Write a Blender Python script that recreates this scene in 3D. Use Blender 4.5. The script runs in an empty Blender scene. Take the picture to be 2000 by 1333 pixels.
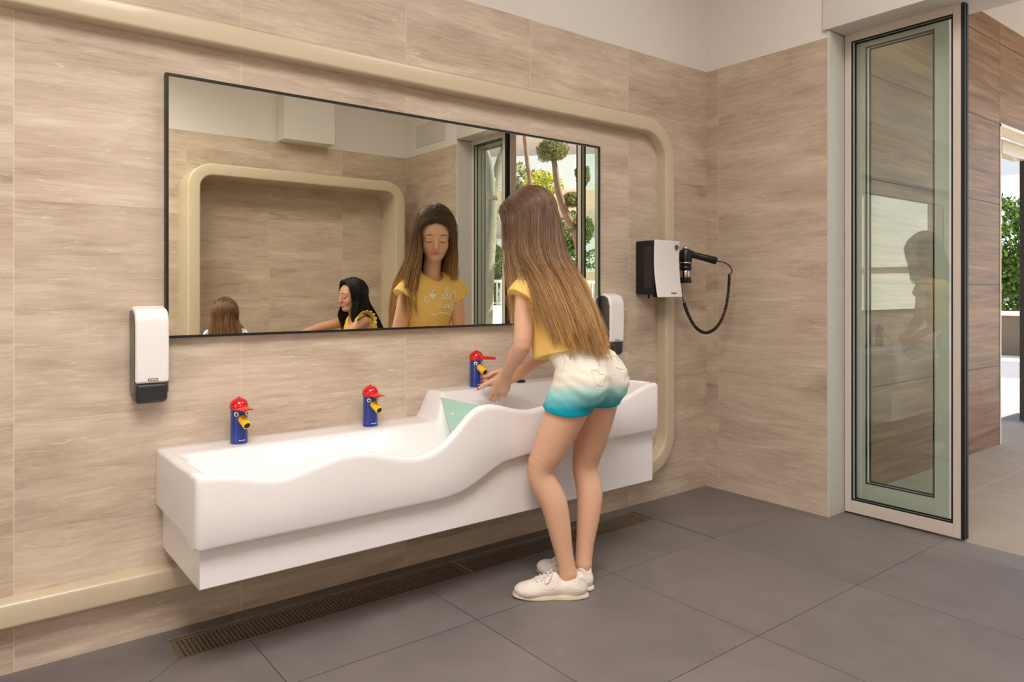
import bpy, math, random
import numpy as np
from mathutils import Vector, Matrix
from mathutils.bvhtree import BVHTree

random.seed(7)
rng = np.random.default_rng(7)
scene = bpy.context.scene
C = scene.collection
PI = math.pi

# ------------------------------------------------------------------ camera
YAW = math.radians(38.0)
cam_d = bpy.data.cameras.new('camera')
cam_d.sensor_width = 36.0
cam_d.lens = 1406.0 / 2000.0 * 36.0
cam_d.shift_x = 0.0
cam_d.shift_y = -0.0502
cam_d.clip_start = 0.02
cam_d.clip_end = 300
cam = bpy.data.objects.new('camera', cam_d)
cam.location = (0, -2.35, 1.03)
cam.rotation_euler = (PI / 2, 0, -YAW)
C.objects.link(cam)
scene.camera = cam

# ------------------------------------------------------------------ exposure
scene.view_settings.view_transform = 'Standard'
scene.view_settings.look = 'None'
scene.view_settings.gamma = 1.0
scene.view_settings.use_curve_mapping = False
scene.view_settings.exposure = 0.0
scene.cycles.max_bounces = 10
scene.cycles.diffuse_bounces = 5
scene.cycles.glossy_bounces = 6
scene.cycles.transmission_bounces = 8
scene.cycles.transparent_max_bounces = 12
scene.cycles.caustics_reflective = True
scene.cycles.caustics_refractive = False
scene.cycles.sample_clamp_indirect = 6.0

# ------------------------------------------------------------------ world and sun
world = bpy.data.worlds.new('sky')
scene.world = world
world.use_nodes = True
wn = world.node_tree
wn.nodes.clear()
wo = wn.nodes.new('ShaderNodeOutputWorld')
wb = wn.nodes.new('ShaderNodeBackground')
ws = wn.nodes.new('ShaderNodeTexSky')
ws.sky_type = 'NISHITA'
ws.sun_disc = False
ws.sun_elevation = math.radians(58)
ws.sun_rotation = math.radians(150)
ws.air_density = 1.0
ws.dust_density = 2.0
wn.links.new(ws.outputs[0], wb.inputs[0])
wb.inputs[1].default_value = 0.38
wn.links.new(wb.outputs[0], wo.inputs[0])


def lamp(name, kind, loc, energy, color, target=None, rot=None, **kw):
    d = bpy.data.lights.new(name, kind)
    d.energy = energy
    d.color = color
    for k, v in kw.items():
        setattr(d, k, v)
    o = bpy.data.objects.new(name, d)
    o.location = loc
    if target is not None:
        o.rotation_euler = (Vector(target) - Vector(loc)).to_track_quat('-Z', 'Y').to_euler()
    if rot is not None:
        o.rotation_euler = rot
    C.objects.link(o)
    return o


# afternoon sun, coming over the terrace roof from +x, +y
lamp('sun', 'SUN', (9, -9, 12), 13.0, (1.0, 0.95, 0.86), target=(9 - 0.70, -9 - 0.50, 12 - 1.0), angle=math.radians(0.6))

WARM = (1.0, 0.945, 0.89)
# unseen ceiling panels placed to light the washroom, the smaller one as fill
PANELS = [(0.22, -1.95, 1.25, 1.25, 66), (2.15, -1.45, 0.9, 0.9, 14)]
for (px_, py_, sx_, sy_, e_) in PANELS:
    lamp('unseen_panel_lamp', 'AREA', (px_, py_, 2.90), e_, WARM, rot=(0, 0, 0), shape='RECTANGLE', size=sx_, size_y=sy_, spread=math.radians(146 if px_ < 1 else 178))

# ------------------------------------------------------------------ helpers


def setp(o, label=None, cat=None, group=None, kind=None):
    if label:
        o['label'] = label
    if cat:
        o['category'] = cat
    if group:
        o['group'] = group
    if kind:
        o['kind'] = kind
    return o


def mesh_obj(name, verts, faces, mat, parent=None, smooth=False, bevel=0, seg=2, loc=None):
    me = bpy.data.meshes.new(name)
    me.from_pydata([tuple(v) for v in verts], [], [tuple(f) for f in faces])
    me.validate()
    me.update()
    if mat is not None:
        for m in (mat if isinstance(mat, (list, tuple)) else [mat]):
            me.materials.append(m)
    o = bpy.data.objects.new(name, me)
    C.objects.link(o)
    if parent is not None:
        o.parent = parent
    if loc is not None:
        o.location = loc
    if smooth:
        me.polygons.foreach_set('use_smooth', [True] * len(me.polygons))
    if bevel:
        b = o.modifiers.new('bevel', 'BEVEL')
        b.width = bevel
        b.segments = seg
        b.limit_method = 'ANGLE'
        b.angle_limit = math.radians(40)
        b.harden_normals = False
        me.polygons.foreach_set('use_smooth', [True] * len(me.polygons))
        w = o.modifiers.new('wn', 'WEIGHTED_NORMAL')
        w.keep_sharp = True
    return o


def empty(name, loc, rz=0):
    o = bpy.data.objects.new(name, None)
    o.empty_display_size = 0.05
    o.location = loc
    o.rotation_euler = (0, 0, rz)
    C.objects.link(o)
    return o


class MB:
    """collects plain shapes for ONE mesh"""

    def __init__(self):
        self.v = []
        self.f = []

    def add(self, v, f):
        n = len(self.v)
        self.v += [tuple(p) for p in v]
        self.f += [tuple(i + n for i in q) for q in f]
        return self

    def box(self, x0, x1, y0, y1, z0, z1):
        if x1 < x0: x0, x1 = x1, x0
        if y1 < y0: y0, y1 = y1, y0
        if z1 < z0: z0, z1 = z1, z0
        v = [(x0, y0, z0), (x1, y0, z0), (x1, y1, z0), (x0, y1, z0), (x0, y0, z1), (x1, y0, z1), (x1, y1, z1), (x0, y1, z1)]
        return self.add(v, [(0, 3, 2, 1), (4, 5, 6, 7), (0, 1, 5, 4), (1, 2, 6, 5), (2, 3, 7, 6), (3, 0, 4, 7)])

    def quad(self, a, b, c, d):
        return self.add([a, b, c, d], [(0, 1, 2, 3)])

    def tube(self, pts, r, n=8, cap=True):
        pts = [Vector(p) for p in pts]
        rs = r if isinstance(r, (list, tuple)) else [r] * len(pts)
        V = []
        F = []
        t0 = (pts[1] - pts[0]).normalized()
        ref = Vector((0, 0, 1)) if abs(t0.z) < 0.9 else Vector((1, 0, 0))
        u = t0.cross(ref).normalized()
        for i, p in enumerate(pts):
            if i == 0: t = pts[1] - pts[0]
            elif i == len(pts) - 1: t = pts[-1] - pts[-2]
            else: t = pts[i + 1] - pts[i - 1]
            t = t.normalized()
            u = (u - t * u.dot(t))
            if u.length < 1e-6: u = t.orthogonal()
            u.normalize()
            w = t.cross(u)
            for k in range(n):
                a = 2 * PI * k / n
                V.append(p + (u * math.cos(a) + w * math.sin(a)) * rs[i])
        for i in range(len(pts) - 1):
            for k in range(n):
                k2 = (k + 1) % n
                F.append((i * n + k, i * n + k2, (i + 1) * n + k2, (i + 1) * n + k))
        if cap:
            F.append(tuple(range(n))[::-1])
            F.append(tuple((len(pts) - 1) * n + k for k in range(n)))
        return self.add(V, F)

    def lathe(self, prof, n=32, c=(0, 0, 0), mat=None, squash=(1, 1)):
        V = []
        F = []
        for (r, z) in prof:
            for k in range(n):
                a = 2 * PI * k / n
                p = Vector((r * math.cos(a) * squash[0], r * math.sin(a) * squash[1], z))
                if mat is not None: p = mat @ p
                V.append(p + Vector(c))
        m = len(prof)
        for i in range(m - 1):
            for k in range(n):
                k2 = (k + 1) % n
                F.append((i * n + k, i * n + k2, (i + 1) * n + k2, (i + 1) * n + k))
        F.append(tuple(range(n))[::-1])
        F.append(tuple((m - 1) * n + k for k in range(n)))
        return self.add(V, F)

    def prism(self, poly, axis, a0, a1):
        """poly of 2D points extruded along axis"""
        def P(p, a):
            if axis == 'x': return (a, p[0], p[1])
            if axis == 'y': return (p[0], a, p[1])
            return (p[0], p[1], a)
        n = len(poly)
        V = [P(p, a0) for p in poly] + [P(p, a1) for p in poly]
        F = [tuple(range(n)), tuple(range(2 * n - 1, n - 1, -1))]
        for i in range(n):
            j = (i + 1) % n
            F.append((i, i + n, j + n, j))
        return self.add(V, F)

    def build(self, name, mat, parent=None, **kw):
        return mesh_obj(name, self.v, self.f, mat, parent, **kw)


def rrect(x0, x1, y0, y1, r, n=8):
    pts = []
    for (cx, cy, a0) in ((x1 - r, y1 - r, 0), (x0 + r, y1 - r, 90), (x0 + r, y0 + r, 180), (x1 - r, y0 + r, 270)):
        for k in range(n + 1):
            a = math.radians(a0 + 90 * k / n)
            pts.append((cx + r * math.cos(a), cy + r * math.sin(a)))
    return pts


def catmull(P, n):
    """P (m,3) -> n samples"""
    P = np.asarray(P, float)
    m = len(P)
    Q = np.vstack([2 * P[0] - P[1], P, 2 * P[-1] - P[-2]])
    t = np.linspace(0, m - 1 - 1e-9, n)
    i = t.astype(int)
    u = (t - i)[:, None]
    a, b, c, d = Q[i], Q[i + 1], Q[i + 2], Q[i + 3]
    return 0.5 * ((2 * b) + (-a + c) * u + (2 * a - 5 * b + 4 * c - d) * u ** 2 + (-a + 3 * b - 3 * c + d) * u ** 3)


# ------------------------------------------------------------------ materials
def srgb(r, g, b):
    def f(c):
        c = c / 255.0
        return c / 12.92 if c <= 0.04045 else ((c + 0.055) / 1.055) ** 2.4
    return (f(r), f(g), f(b), 1)


class NT:
    def __init__(self, name):
        self.m = bpy.data.materials.new(name)
        self.m.use_nodes = True
        self.n = self.m.node_tree
        self.b = self.n.nodes['Principled BSDF']
        self.out = self.n.nodes['Material Output']

    def node(self, t, **kw):
        x = self.n.nodes.new(t)
        for k, v in kw.items(): setattr(x, k, v)
        return x

    def link(self, a, b):
        self.n.links.new(a, b)

    def val(self, x, sock):
        if hasattr(x, 'is_linked') or isinstance(x, bpy.types.NodeSocket): self.link(x, sock)
        else: sock.default_value = x

    def math(self, op, a, b=None, c=None, clamp=False):
        x = self.node('ShaderNodeMath', operation=op, use_clamp=clamp)
        self.val(a, x.inputs[0])
        if b is not None: self.val(b, x.inputs[1])
        if c is not None: self.val(c, x.inputs[2])
        return x.outputs[0]

    def mix(self, f, a, b, blend='MIX'):
        x = self.node('ShaderNodeMix', data_type='RGBA', blend_type=blend)
        self.val(f, x.inputs[0])
        self.val(a, x.inputs[6])
        self.val(b, x.inputs[7])
        return x.outputs[2]

    def ramp(self, f, stops):
        x = self.node('ShaderNodeValToRGB')
        cr = x.color_ramp
        while len(cr.elements) < len(stops): cr.elements.new(0.5)
        for e, (p, c) in zip(cr.elements, stops):
            e.position = p
            e.color = c
        self.link(f, x.inputs[0])
        return x.outputs[0]

    def pos(self):
        g = self.node('ShaderNodeNewGeometry')
        s = self.node('ShaderNodeSeparateXYZ')
        self.link(g.outputs['Position'], s.inputs[0])
        return s.outputs

    def comb(self, a, b, c):
        x = self.node('ShaderNodeCombineXYZ')
        for i, v in enumerate((a, b, c)): self.val(v, x.inputs[i])
        return x.outputs[0]

    def noise(self, vec, scale=5, detail=4, rough=0.5, dist=0.0):
        x = self.node('ShaderNodeTexNoise')
        self.link(vec, x.inputs['Vector'])
        x.inputs['Scale'].default_value = scale
        x.inputs['Detail'].default_value = detail
        x.inputs['Roughness'].default_value = rough
        x.inputs['Distortion'].default_value = dist
        return x.outputs[0]

    def objvec(self):
        return self.node('ShaderNodeTexCoord').outputs['Object']

    def bump(self, h, strength=0.3, dist=0.01):
        x = self.node('ShaderNodeBump')
        x.inputs['Strength'].default_value = strength
        x.inputs['Distance'].default_value = dist
        self.link(h, x.inputs['Height'])
        self.link(x.outputs[0], self.b.inputs['Normal'])


def plain(name, col, rough=0.5, metal=0.0, spec=0.5, var=0.04, scale=8, bump=0.0, bscale=60, coat=0.0, sss=0.0):
    t = NT(name)
    v = t.objvec()
    n = t.noise(v, scale, 3)
    k = t.math('MULTIPLY_ADD', n, 2 * var, 1 - var)
    c = t.mix(1.0, col, t.comb(k, k, k), 'MULTIPLY')
    t.link(c, t.b.inputs['Base Color'])
    t.b.inputs['Roughness'].default_value = rough
    t.b.inputs['Metallic'].default_value = metal
    t.b.inputs['Specular IOR Level'].default_value = spec
    if coat: t.b.inputs['Coat Weight'].default_value = coat
    if sss:
        t.b.inputs['Subsurface Weight'].default_value = sss
        t.b.inputs['Subsurface Radius'].default_value = (0.012, 0.005, 0.003)
        t.b.inputs['Subsurface Scale'].default_value = 1.0
    if bump:
        t.bump(t.noise(v, bscale, 3), bump, 0.003)
    return t.m


def tile_wall(name, uaxis, u0, z0, tw=0.6, th=0.3):
    """travertine-look porcelain, long horizontal veins, thin joints"""
    t = NT(name)
    p = t.pos()
    u, z = p[uaxis], p[2]
    cu = t.math('DIVIDE', t.math('SUBTRACT', u, u0), tw)
    cz = t.math('DIVIDE', t.math('SUBTRACT', z, z0), th)
    fu, fz = t.math('FLOOR', cu), t.math('FLOOR', cz)
    wn_ = t.node('ShaderNodeTexWhiteNoise', noise_dimensions='2D')
    t.link(t.comb(fu, fz, 0.0), wn_.inputs[0])
    rnd = wn_.outputs['Value']
    off = t.math('MULTIPLY', rnd, 7.3)
    vec = t.comb(t.math('MULTIPLY_ADD', u, 1.3, off), off, t.math('MULTIPLY', z, 6.0))
    n1 = t.noise(vec, 1.6, 5, 0.6, 0.6)
    vec2 = t.comb(t.math('MULTIPLY_ADD', u, 4.0, off), off, t.math('MULTIPLY', z, 46.0))
    n2 = t.noise(vec2, 1.5, 4, 0.65, 1.0)
    vec3 = t.comb(t.math('MULTIPLY', u, 14.0), off, t.math('MULTIPLY', z, 90.0))
    n3 = t.noise(vec3, 1.0, 3, 0.6, 1.5)
    s = t.math('ADD', t.math('MULTIPLY', n1, 0.60), t.math('MULTIPLY', n2, 0.40))
    base = t.ramp(s, [(0.30, srgb(164, 144, 126)), (0.44, srgb(190, 172, 154)), (0.55, srgb(205, 188, 170)), (0.70, srgb(223, 209, 193))])
    fleck = t.math('MULTIPLY', t.math('SUBTRACT', n3, 0.60, clamp=True), 4.5, clamp=True)
    base = t.mix(fleck, base, srgb(232, 216, 194))
    k = t.math('MULTIPLY_ADD', rnd, 0.07, 0.955)
    base = t.mix(1.0, base, t.comb(k, k, k), 'MULTIPLY')
    # joints
    def edge(c, size, w):
        fr = t.math('FRACT', c)
        d = t.math('MINIMUM', fr, t.math('SUBTRACT', 1.0, fr))
        return t.math('LESS_THAN', t.math('MULTIPLY', d, size), w)
    j1 = edge(cu, tw, 0.0013)
    j2 = edge(cz, th, 0.0007)
    base = t.mix(t.math('MULTIPLY', j2, 0.5), base, srgb(176, 158, 134))
    base = t.mix(t.math('MULTIPLY', j1, 0.65), base, srgb(226, 208, 180))
    t.link(base, t.b.inputs['Base Color'])
    t.b.inputs['Roughness'].default_value = 0.42
    t.b.inputs['Specular IOR Level'].default_value = 0.35
    jj = t.math('SUBTRACT', 1.0, t.math('MAXIMUM', j1, j2))
    t.bump(t.math('ADD', jj, t.math('MULTIPLY', n2, 0.25)), 0.15, 0.001)
    return t.m


def tile_floor(name, x0, y0, size, c1, c2, grout, rough=0.4, jw=0.0016):
    t = NT(name)
    p = t.pos()
    cx = t.math('DIVIDE', t.math('SUBTRACT', p[0], x0), size)
    cy = t.math('DIVIDE', t.math('SUBTRACT', p[1], y0), size)
    wn_ = t.node('ShaderNodeTexWhiteNoise', noise_dimensions='2D')
    t.link(t.comb(t.math('FLOOR', cx), t.math('FLOOR', cy), 0.0), wn_.inputs[0])
    off = t.math('MULTIPLY', wn_.outputs['Value'], 9.0)
    vec = t.comb(p[0], p[1], off)
    n1 = t.noise(vec, 2.2, 5, 0.6, 0.5)
    n2 = t.noise(vec, 9.0, 4, 0.6, 0.3)
    s = t.math('ADD', t.math('MULTIPLY', n1, 0.65), t.math('MULTIPLY', n2, 0.35))
    base = t.ramp(s, [(0.3, c1), (0.7, c2)])

    def edge(c):
        fr = t.math('FRACT', c)
        d = t.math('MINIMUM', fr, t.math('SUBTRACT', 1.0, fr))
        return t.math('LESS_THAN', t.math('MULTIPLY', d, size), jw)
    j = t.math('MAXIMUM', edge(cx), edge(cy))
    base = t.mix(j, base, grout)
    t.link(base, t.b.inputs['Base Color'])
    t.link(t.math('MULTIPLY_ADD', n2, 0.12, rough), t.b.inputs['Roughness'])
    t.b.inputs['Specular IOR Level'].default_value = 0.4
    t.bump(t.math('SUBTRACT', 1.0, j), 0.2, 0.001)
    return t.m


def wood_wall(name, z0, zh, x0, xw):
    t = NT(name)
    p = t.pos()
    cz = t.math('DIVIDE', t.math('SUBTRACT', p[2], z0), zh)
    cx = t.math('DIVIDE', t.math('SUBTRACT', p[0], x0), xw)
    wn_ = t.node('ShaderNodeTexWhiteNoise', noise_dimensions='2D')
    t.link(t.comb(t.math('FLOOR', cx), t.math('FLOOR', cz), 0.0), wn_.inputs[0])
    off = t.math('MULTIPLY', wn_.outputs['Value'], 9.0)
    vec = t.comb(t.math('MULTIPLY_ADD', p[0], 0.45, off), off, t.math('MULTIPLY', p[2], 6.0))
    n1 = t.noise(vec, 2.2, 5, 0.6, 0.9)
    vec2 = t.comb(t.math('MULTIPLY', p[0], 1.2), off, t.math('MULTIPLY', p[2], 34.0))
    n2 = t.noise(vec2, 1.6, 4, 0.6, 0.5)
    s = t.math('ADD', t.math('MULTIPLY', n1, 0.65), t.math('MULTIPLY', n2, 0.35))
    base = t.ramp(s, [(0.32, srgb(84, 54, 34)), (0.48, srgb(120, 85, 56)), (0.66, srgb(154, 119, 84))])

    def edge(c, size, w):
        fr = t.math('FRACT', c)
        d = t.math('MINIMUM', fr, t.math('SUBTRACT', 1.0, fr))
        return t.math('LESS_THAN', t.math('MULTIPLY', d, size), w)
    base = t.mix(t.math('MAXIMUM', edge(cz, zh, 0.0035), edge(cx, xw, 0.002)), base, srgb(28, 20, 16))
    t.link(base, t.b.inputs['Base Color'])
    t.b.inputs['Roughness'].default_value = 0.5
    return t.m


def glass_mat(name, tint, refl=0.10):
    """architectural glass pane: tinted see-through with a mirror-like surface"""
    t = NT(name)
    t.n.nodes.remove(t.b)
    tr = t.node('ShaderNodeBsdfTransparent')
    tr.inputs[0].default_value = tint
    gl = t.node('ShaderNodeBsdfGlossy')
    gl.inputs['Roughness'].default_value = 0.0
    gl.inputs['Color'].default_value = (0.95, 1, 0.97, 1)
    ge = t.node('ShaderNodeNewGeometry')
    vm = t.node('ShaderNodeVectorMath', operation='DOT_PRODUCT')
    t.link(ge.outputs['Incoming'], vm.inputs[0]); t.link(ge.outputs['Normal'], vm.inputs[1])
    cs = t.math('SUBTRACT', 1.0, t.math('ABSOLUTE', vm.outputs['Value']))
    f = t.math('MULTIPLY_ADD', t.math('POWER', cs, 5.0), 0.9, refl, clamp=True)
    mx = t.node('ShaderNodeMixShader')
    t.link(f, mx.inputs[0])
    t.link(tr.outputs[0], mx.inputs[1])
    t.link(gl.outputs[0], mx.inputs[2])
    t.link(mx.outputs[0], t.out.inputs[0])
    return t.m


def attr_mat(name, rough=0.5, spec=0.4, sss=0.0, bump=0.0, bscale=200, sheen=0.0, aniso=0.0):
    t = NT(name)
    a = t.node('ShaderNodeAttribute', attribute_name='tone')
    t.link(a.outputs['Color'], t.b.inputs['Base Color'])
    t.b.inputs['Roughness'].default_value = rough
    t.b.inputs['Specular IOR Level'].default_value = spec
    if sss:
        t.b.inputs['Subsurface Weight'].default_value = sss
        t.b.inputs['Subsurface Radius'].default_value = (0.010, 0.004, 0.002)
        t.b.inputs['Subsurface Scale'].default_value = 1.0
    if bump:
        v = t.objvec()
        t.bump(t.noise(v, bscale, 4, 0.6), bump, 0.004)
    return t.m


M = {}
M['tile_left'] = tile_wall('travertine_tile_long_wall', 0, 0.136, 0.073)
M['tile_right'] = tile_wall('travertine_tile_side_wall', 1, -0.075, 0.073)
M['white_wall'] = plain('white_painted_plaster', srgb(228, 222, 217), 0.7, var=0.015, scale=3)
M['white_trim'] = plain('white_lacquered_panel', srgb(208, 203, 198), 0.45, var=0.01)
M['ceiling'] = plain('white_ceiling_paint', srgb(225, 222, 216), 0.8, var=0.01)
M['floor'] = tile_floor('grey_floor_tile', 1.295, -0.515, 0.599, srgb(104, 98, 97), srgb(126, 118, 115), srgb(72, 66, 62))
M['floor_out'] = tile_floor('beige_terrace_tile', 3.27, -0.9, 0.9, srgb(142, 130, 114), srgb(164, 151, 134), srgb(178, 166, 150), 0.5, 0.002)
M['cream'] = plain('cream_lacquer', srgb(204, 190, 164), 0.32, var=0.015, coat=0.25)
M['corian'] = plain('white_mineral_composite', srgb(234, 230, 232), 0.26, var=0.01, coat=0.2)
M['mint'] = None
M['black'] = plain('black_metal', srgb(24, 23, 23), 0.4, var=0.05)
M['rubber'] = plain('black_rubber', srgb(16, 16, 17), 0.6)
M['alu'] = plain('champagne_aluminium', srgb(214, 203, 195), 0.42, metal=0.0, var=0.01)
M['steel'] = plain('shaded_brushed_steel', srgb(138, 124, 108), 0.45, metal=0.5, var=0.06, scale=30)  # stainless grate plate; the shadow below the trough is put into its brown tone
M['steel_edge'] = plain('stainless_edge', srgb(190, 184, 175), 0.3, metal=0.9)
M['chrome'] = plain('chrome', srgb(215, 215, 215), 0.1, metal=1.0, var=0.0)
M['pit'] = plain('dark_channel', srgb(20, 17, 14), 0.8)
M['plastic_white'] = plain('white_gloss_plastic', srgb(238, 236, 236), 0.22, var=0.005, coat=0.3)
M['plastic_grey'] = plain('smoked_grey_plastic', srgb(88, 84, 84), 0.25, var=0.03)
M['plastic_dark'] = plain('charcoal_plastic', srgb(44, 45, 48), 0.35, var=0.03)
M['plastic_black'] = plain('black_plastic', srgb(20, 21, 23), 0.35)
M['blue'] = plain('cobalt_blue_enamel', srgb(22, 52, 140), 0.22, coat=0.5, var=0.02)
M['red'] = plain('signal_red_enamel', srgb(205, 18, 26), 0.18, coat=0.6, var=0.02)
M['yellow'] = plain('yellow_enamel', srgb(246, 196, 10), 0.25, coat=0.4, var=0.02)
M['eye_white'] = plain('white_enamel', srgb(238, 238, 236), 0.2)
M['eye_blue'] = plain('blue_switch', srgb(20, 60, 220), 0.3)
M['wood'] = wood_wall('brown_wood_panel', -0.008, 0.5355, 5.51, 3.2)
M['out_wall'] = plain('pale_pink_render', srgb(232, 200, 176), 0.8, var=0.03)
M['out_white'] = plain('white_render', srgb(235, 233, 226), 0.8, var=0.02)
M['bark'] = plain('grey_bark', srgb(150, 136, 122), 0.9, var=0.35, scale=9, bump=0.8, bscale=30)
M['bark2'] = plain('brown_bark', srgb(132, 104, 82), 0.9, var=0.35, scale=14, bump=0.8, bscale=40)
M['door_dark'] = plain('dark_grey_panel', srgb(74, 66, 60), 0.5)
M['silver_glass'] = None

t = NT('mirror_silver')
t.b.inputs['Base Color'].default_value = (0.90, 0.90, 0.80, 1)
t.b.inputs['Metallic'].default_value = 1.0
t.b.inputs['Roughness'].default_value = 0.0
M['silver'] = t.m
M['glass'] = glass_mat('green_tinted_glass', (0.80, 0.94, 0.88, 1), 0.17)
M['glass_clear'] = glass_mat('clear_glass', (0.95, 0.97, 0.96, 1), 0.03)
t = NT('mint_acrylic')
t.b.inputs['Base Color'].default_value = srgb(190, 236, 218)
t.b.inputs['Roughness'].default_value = 0.12
t.b.inputs['Transmission Weight'].default_value = 0.12
t.b.inputs['IOR'].default_value = 1.2
M['mint'] = t.m
t = NT('running_water')
t.b.inputs['Base Color'].default_value = (0.95, 0.98, 1, 1)
t.b.inputs['Roughness'].default_value = 0.03
t.b.inputs['Transmission Weight'].default_value = 1.0
t.b.inputs['IOR'].default_value = 1.33
M['water'] = t.m
t = NT('lit_diffuser')
t.b.inputs['Base Color'].default_value = (0.9, 0.88, 0.84, 1)
t.b.inputs['Emission Color'].default_value = (1, 0.92, 0.82, 1)
t.b.inputs['Emission Strength'].default_value = 2.0
M['diffuser'] = t.m


def leaf_mat(name, c1, c2):
    t = NT(name)
    a = t.node('ShaderNodeAttribute', attribute_name='tone')
    c = t.mix(a.outputs['Fac'], c1, c2)
    t.link(c, t.b.inputs['Base Color'])
    t.b.inputs['Roughness'].default_value = 0.6
    t.b.inputs['Transmission Weight'].default_value = 0.0
    tr = t.node('ShaderNodeBsdfTranslucent')
    t.link(c, tr.inputs[0])
    mx = t.node('ShaderNodeMixShader')
    mx.inputs[0].default_value = 0.35
    t.link(t.b.outputs[0], mx.inputs[1])
    t.link(tr.outputs[0], mx.inputs[2])
    t.link(mx.outputs[0], t.out.inputs[0])
    return t.m


M['leaf_olive'] = leaf_mat('olive_leaves', srgb(84, 90, 50), srgb(178, 172, 112))
M['leaf_yellow'] = leaf_mat('yellow_green_leaves', srgb(110, 120, 40), srgb(214, 206, 84))
M['leaf_green'] = leaf_mat('green_leaves', srgb(30, 54, 18), srgb(112, 142, 42))

# ------------------------------------------------------------------ the room shell
XR = 3.13      # side wall with the door
YB = -3.195    # opposite wall
XL = -1.6      # wall behind the left of the camera
ZT = 2.172     # top of tiling
ZC = 2.945       # ceiling
Y1, Y2 = -0.66, -2.40   # door opening in the side wall
XD = 3.28      # plane of the sliding leaves
DH = 2.20      # head of the opening


def struct(o):
    o['kind'] = 'structure'
    return o


# long wall with the mirror: tiles below, white plaster above
struct(mesh_obj('wall_back', MB().box(XL - 0.1, 3.6, 0, 0.12, -0.05, ZT).v, MB().box(XL - 0.1, 3.6, 0, 0.12, -0.05, ZT).f, M['tile_left']))
struct(MB().box(XL - 0.1, 3.6, 0.004, 0.12, ZT, ZC + 0.02).build('wall_back_upper', M['white_wall']))
# opposite wall
struct(MB().box(XL - 0.1, XR + 0.1, YB - 0.12, YB, -0.05, ZT).build('wall_front', M['tile_left']))
struct(MB().box(XL - 0.1, XR + 0.1, YB - 0.12, YB - 0.004, ZT, ZC + 0.02).build('wall_front_upper', M['white_wall']))
WYA, WYB, WZA, WZB = -2.35, -0.95, 0.35, 2.15      # garden window in the left wall
b = MB()
b.box(XL - 0.12, XL, YB - 0.1, WYA, -0.05, ZC + 0.02).box(XL - 0.12, XL, WYB, 0.1, -0.05, ZC + 0.02)
b.box(XL - 0.12, XL, WYA, WYB, -0.05, WZA).box(XL - 0.12, XL, WYA, WYB, WZB, ZC + 0.02)
struct(b.build('wall_left', M['tile_right']))
o = empty('window_3', (XL - 0.06, WYA, WZA))
o['kind'] = 'structure'
b = MB()
hw, hh = WYB - WYA, WZB - WZA
for (a0, a1, c0, c1) in ((0, .05, 0, hh), (hw - .05, hw, 0, hh), (.05, hw - .05, 0, .05), (.05, hw - .05, hh - .05, hh), (hw * .5 - .03, hw * .5 + .03, .05, hh - .05)):
    b.box(-.03, .03, a0, a1, c0, c1)
b.box(-.025, .025, .05, hw * .5 - .03, .86, .93).box(-.025, .025, hw * .5 + .03, hw - .05, .86, .93)
b.build('window_frame', M['alu'], o)
MB().quad((0, .05, .05), (0, hw - .05, .05), (0, hw - .05, hh - .05), (0, .05, hh - .05)).build('glass_pane', M['glass_clear'], o)
# side wall: tiled piers both sides of the door, white above
b = MB()
b.box(XR, XR + 0.22, Y1, 0.0, -0.05, ZT)
b.box(XR, XR + 0.22, YB - 0.12, Y2, -0.05, ZT)
struct(b.build('wall_right', M['tile_right']))
b = MB()
b.box(XR + 0.003, XR + 0.22, Y1, 0.004, ZT, ZC + 0.02)
b.box(XR + 0.003, XR + 0.22, YB - 0.12, Y2, ZT, ZC + 0.02)
b.box(XR + 0.003, XR + 0.22, Y2, Y1, DH + 0.02, ZC + 0.02)
struct(b.build('wall_right_upper', M['white_wall']))
# white reveals of the opening and the housing of the door drive
b = MB()
b.box(XR - 0.002, XR + 0.235, Y1 - 0.012, Y1, 0, DH)
b.box(XR - 0.002, XR + 0.235, Y2, Y2 + 0.012, 0, DH)
struct(b.build('trim_1', M['white_trim'], bevel=0.002))
struct(MB().box(XR - 0.012, XR + 0.30, Y2 + 0.014, Y1 + 0.015, DH + 0.004, DH + 0.24).build('trim_2', M['white_trim'], bevel=0.003))
# hatch in the white band
struct(MB().box(XR - 0.002, XR + 0.01, -3.02, -2.56, 2.235, 2.42).build('trim_3', M['white_trim'], bevel=0.002))
# duct box on the opposite wall
struct(MB().box(2.0, 2.41, YB - 0.004, YB + 0.14, 2.178, ZC).build('trim_4', M['white_wall'], bevel=0.004))
struct(MB().box(XL - 0.1, XR + 0.2, YB - 0.1, 0.1, ZC, ZC + 0.1).build('ceiling', M['ceiling']))
for (px_, py_, sx_, sy_, e_) in PANELS:
    o = empty('unseen_ceiling_light', (px_, py_, ZC))
    setp(o, 'unseen smaller square ceiling panel light nearer the glass door, added as fill' if px_ > 1 else 'unseen larger square ceiling panel light at the left end of the room', 'ceiling light', 'unseen ceiling panel lights')
    MB().box(-sx_ / 2 - 0.02, sx_ / 2 + 0.02, -sy_ / 2 - 0.02, sy_ / 2 + 0.02, -0.03, 0.0).build('frame', M['white_trim'], o)
    MB().box(-sx_ / 2, sx_ / 2, -sy_ / 2, sy_ / 2, -0.034, -0.028).build('diffuser', M['diffuser'], o)

# floor, laid round the drain channel
DX0, DXM, DX1, DY0, DY1 = 0.50, 1.50, 2.50, -0.205, -0.058
b = MB()
b.box(XL - 0.1, DX0, YB - 0.1, 0.1, -0.08, 0)
b.box(DX1, 3.27, YB - 0.1, 0.1, -0.08, 0)
b.box(DX0, DX1, YB - 0.1, DY0, -0.08, 0)
b.box(DX0, DX1, DY1, 0.1, -0.08, 0)
struct(b.build('floor', M['floor']))
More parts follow.
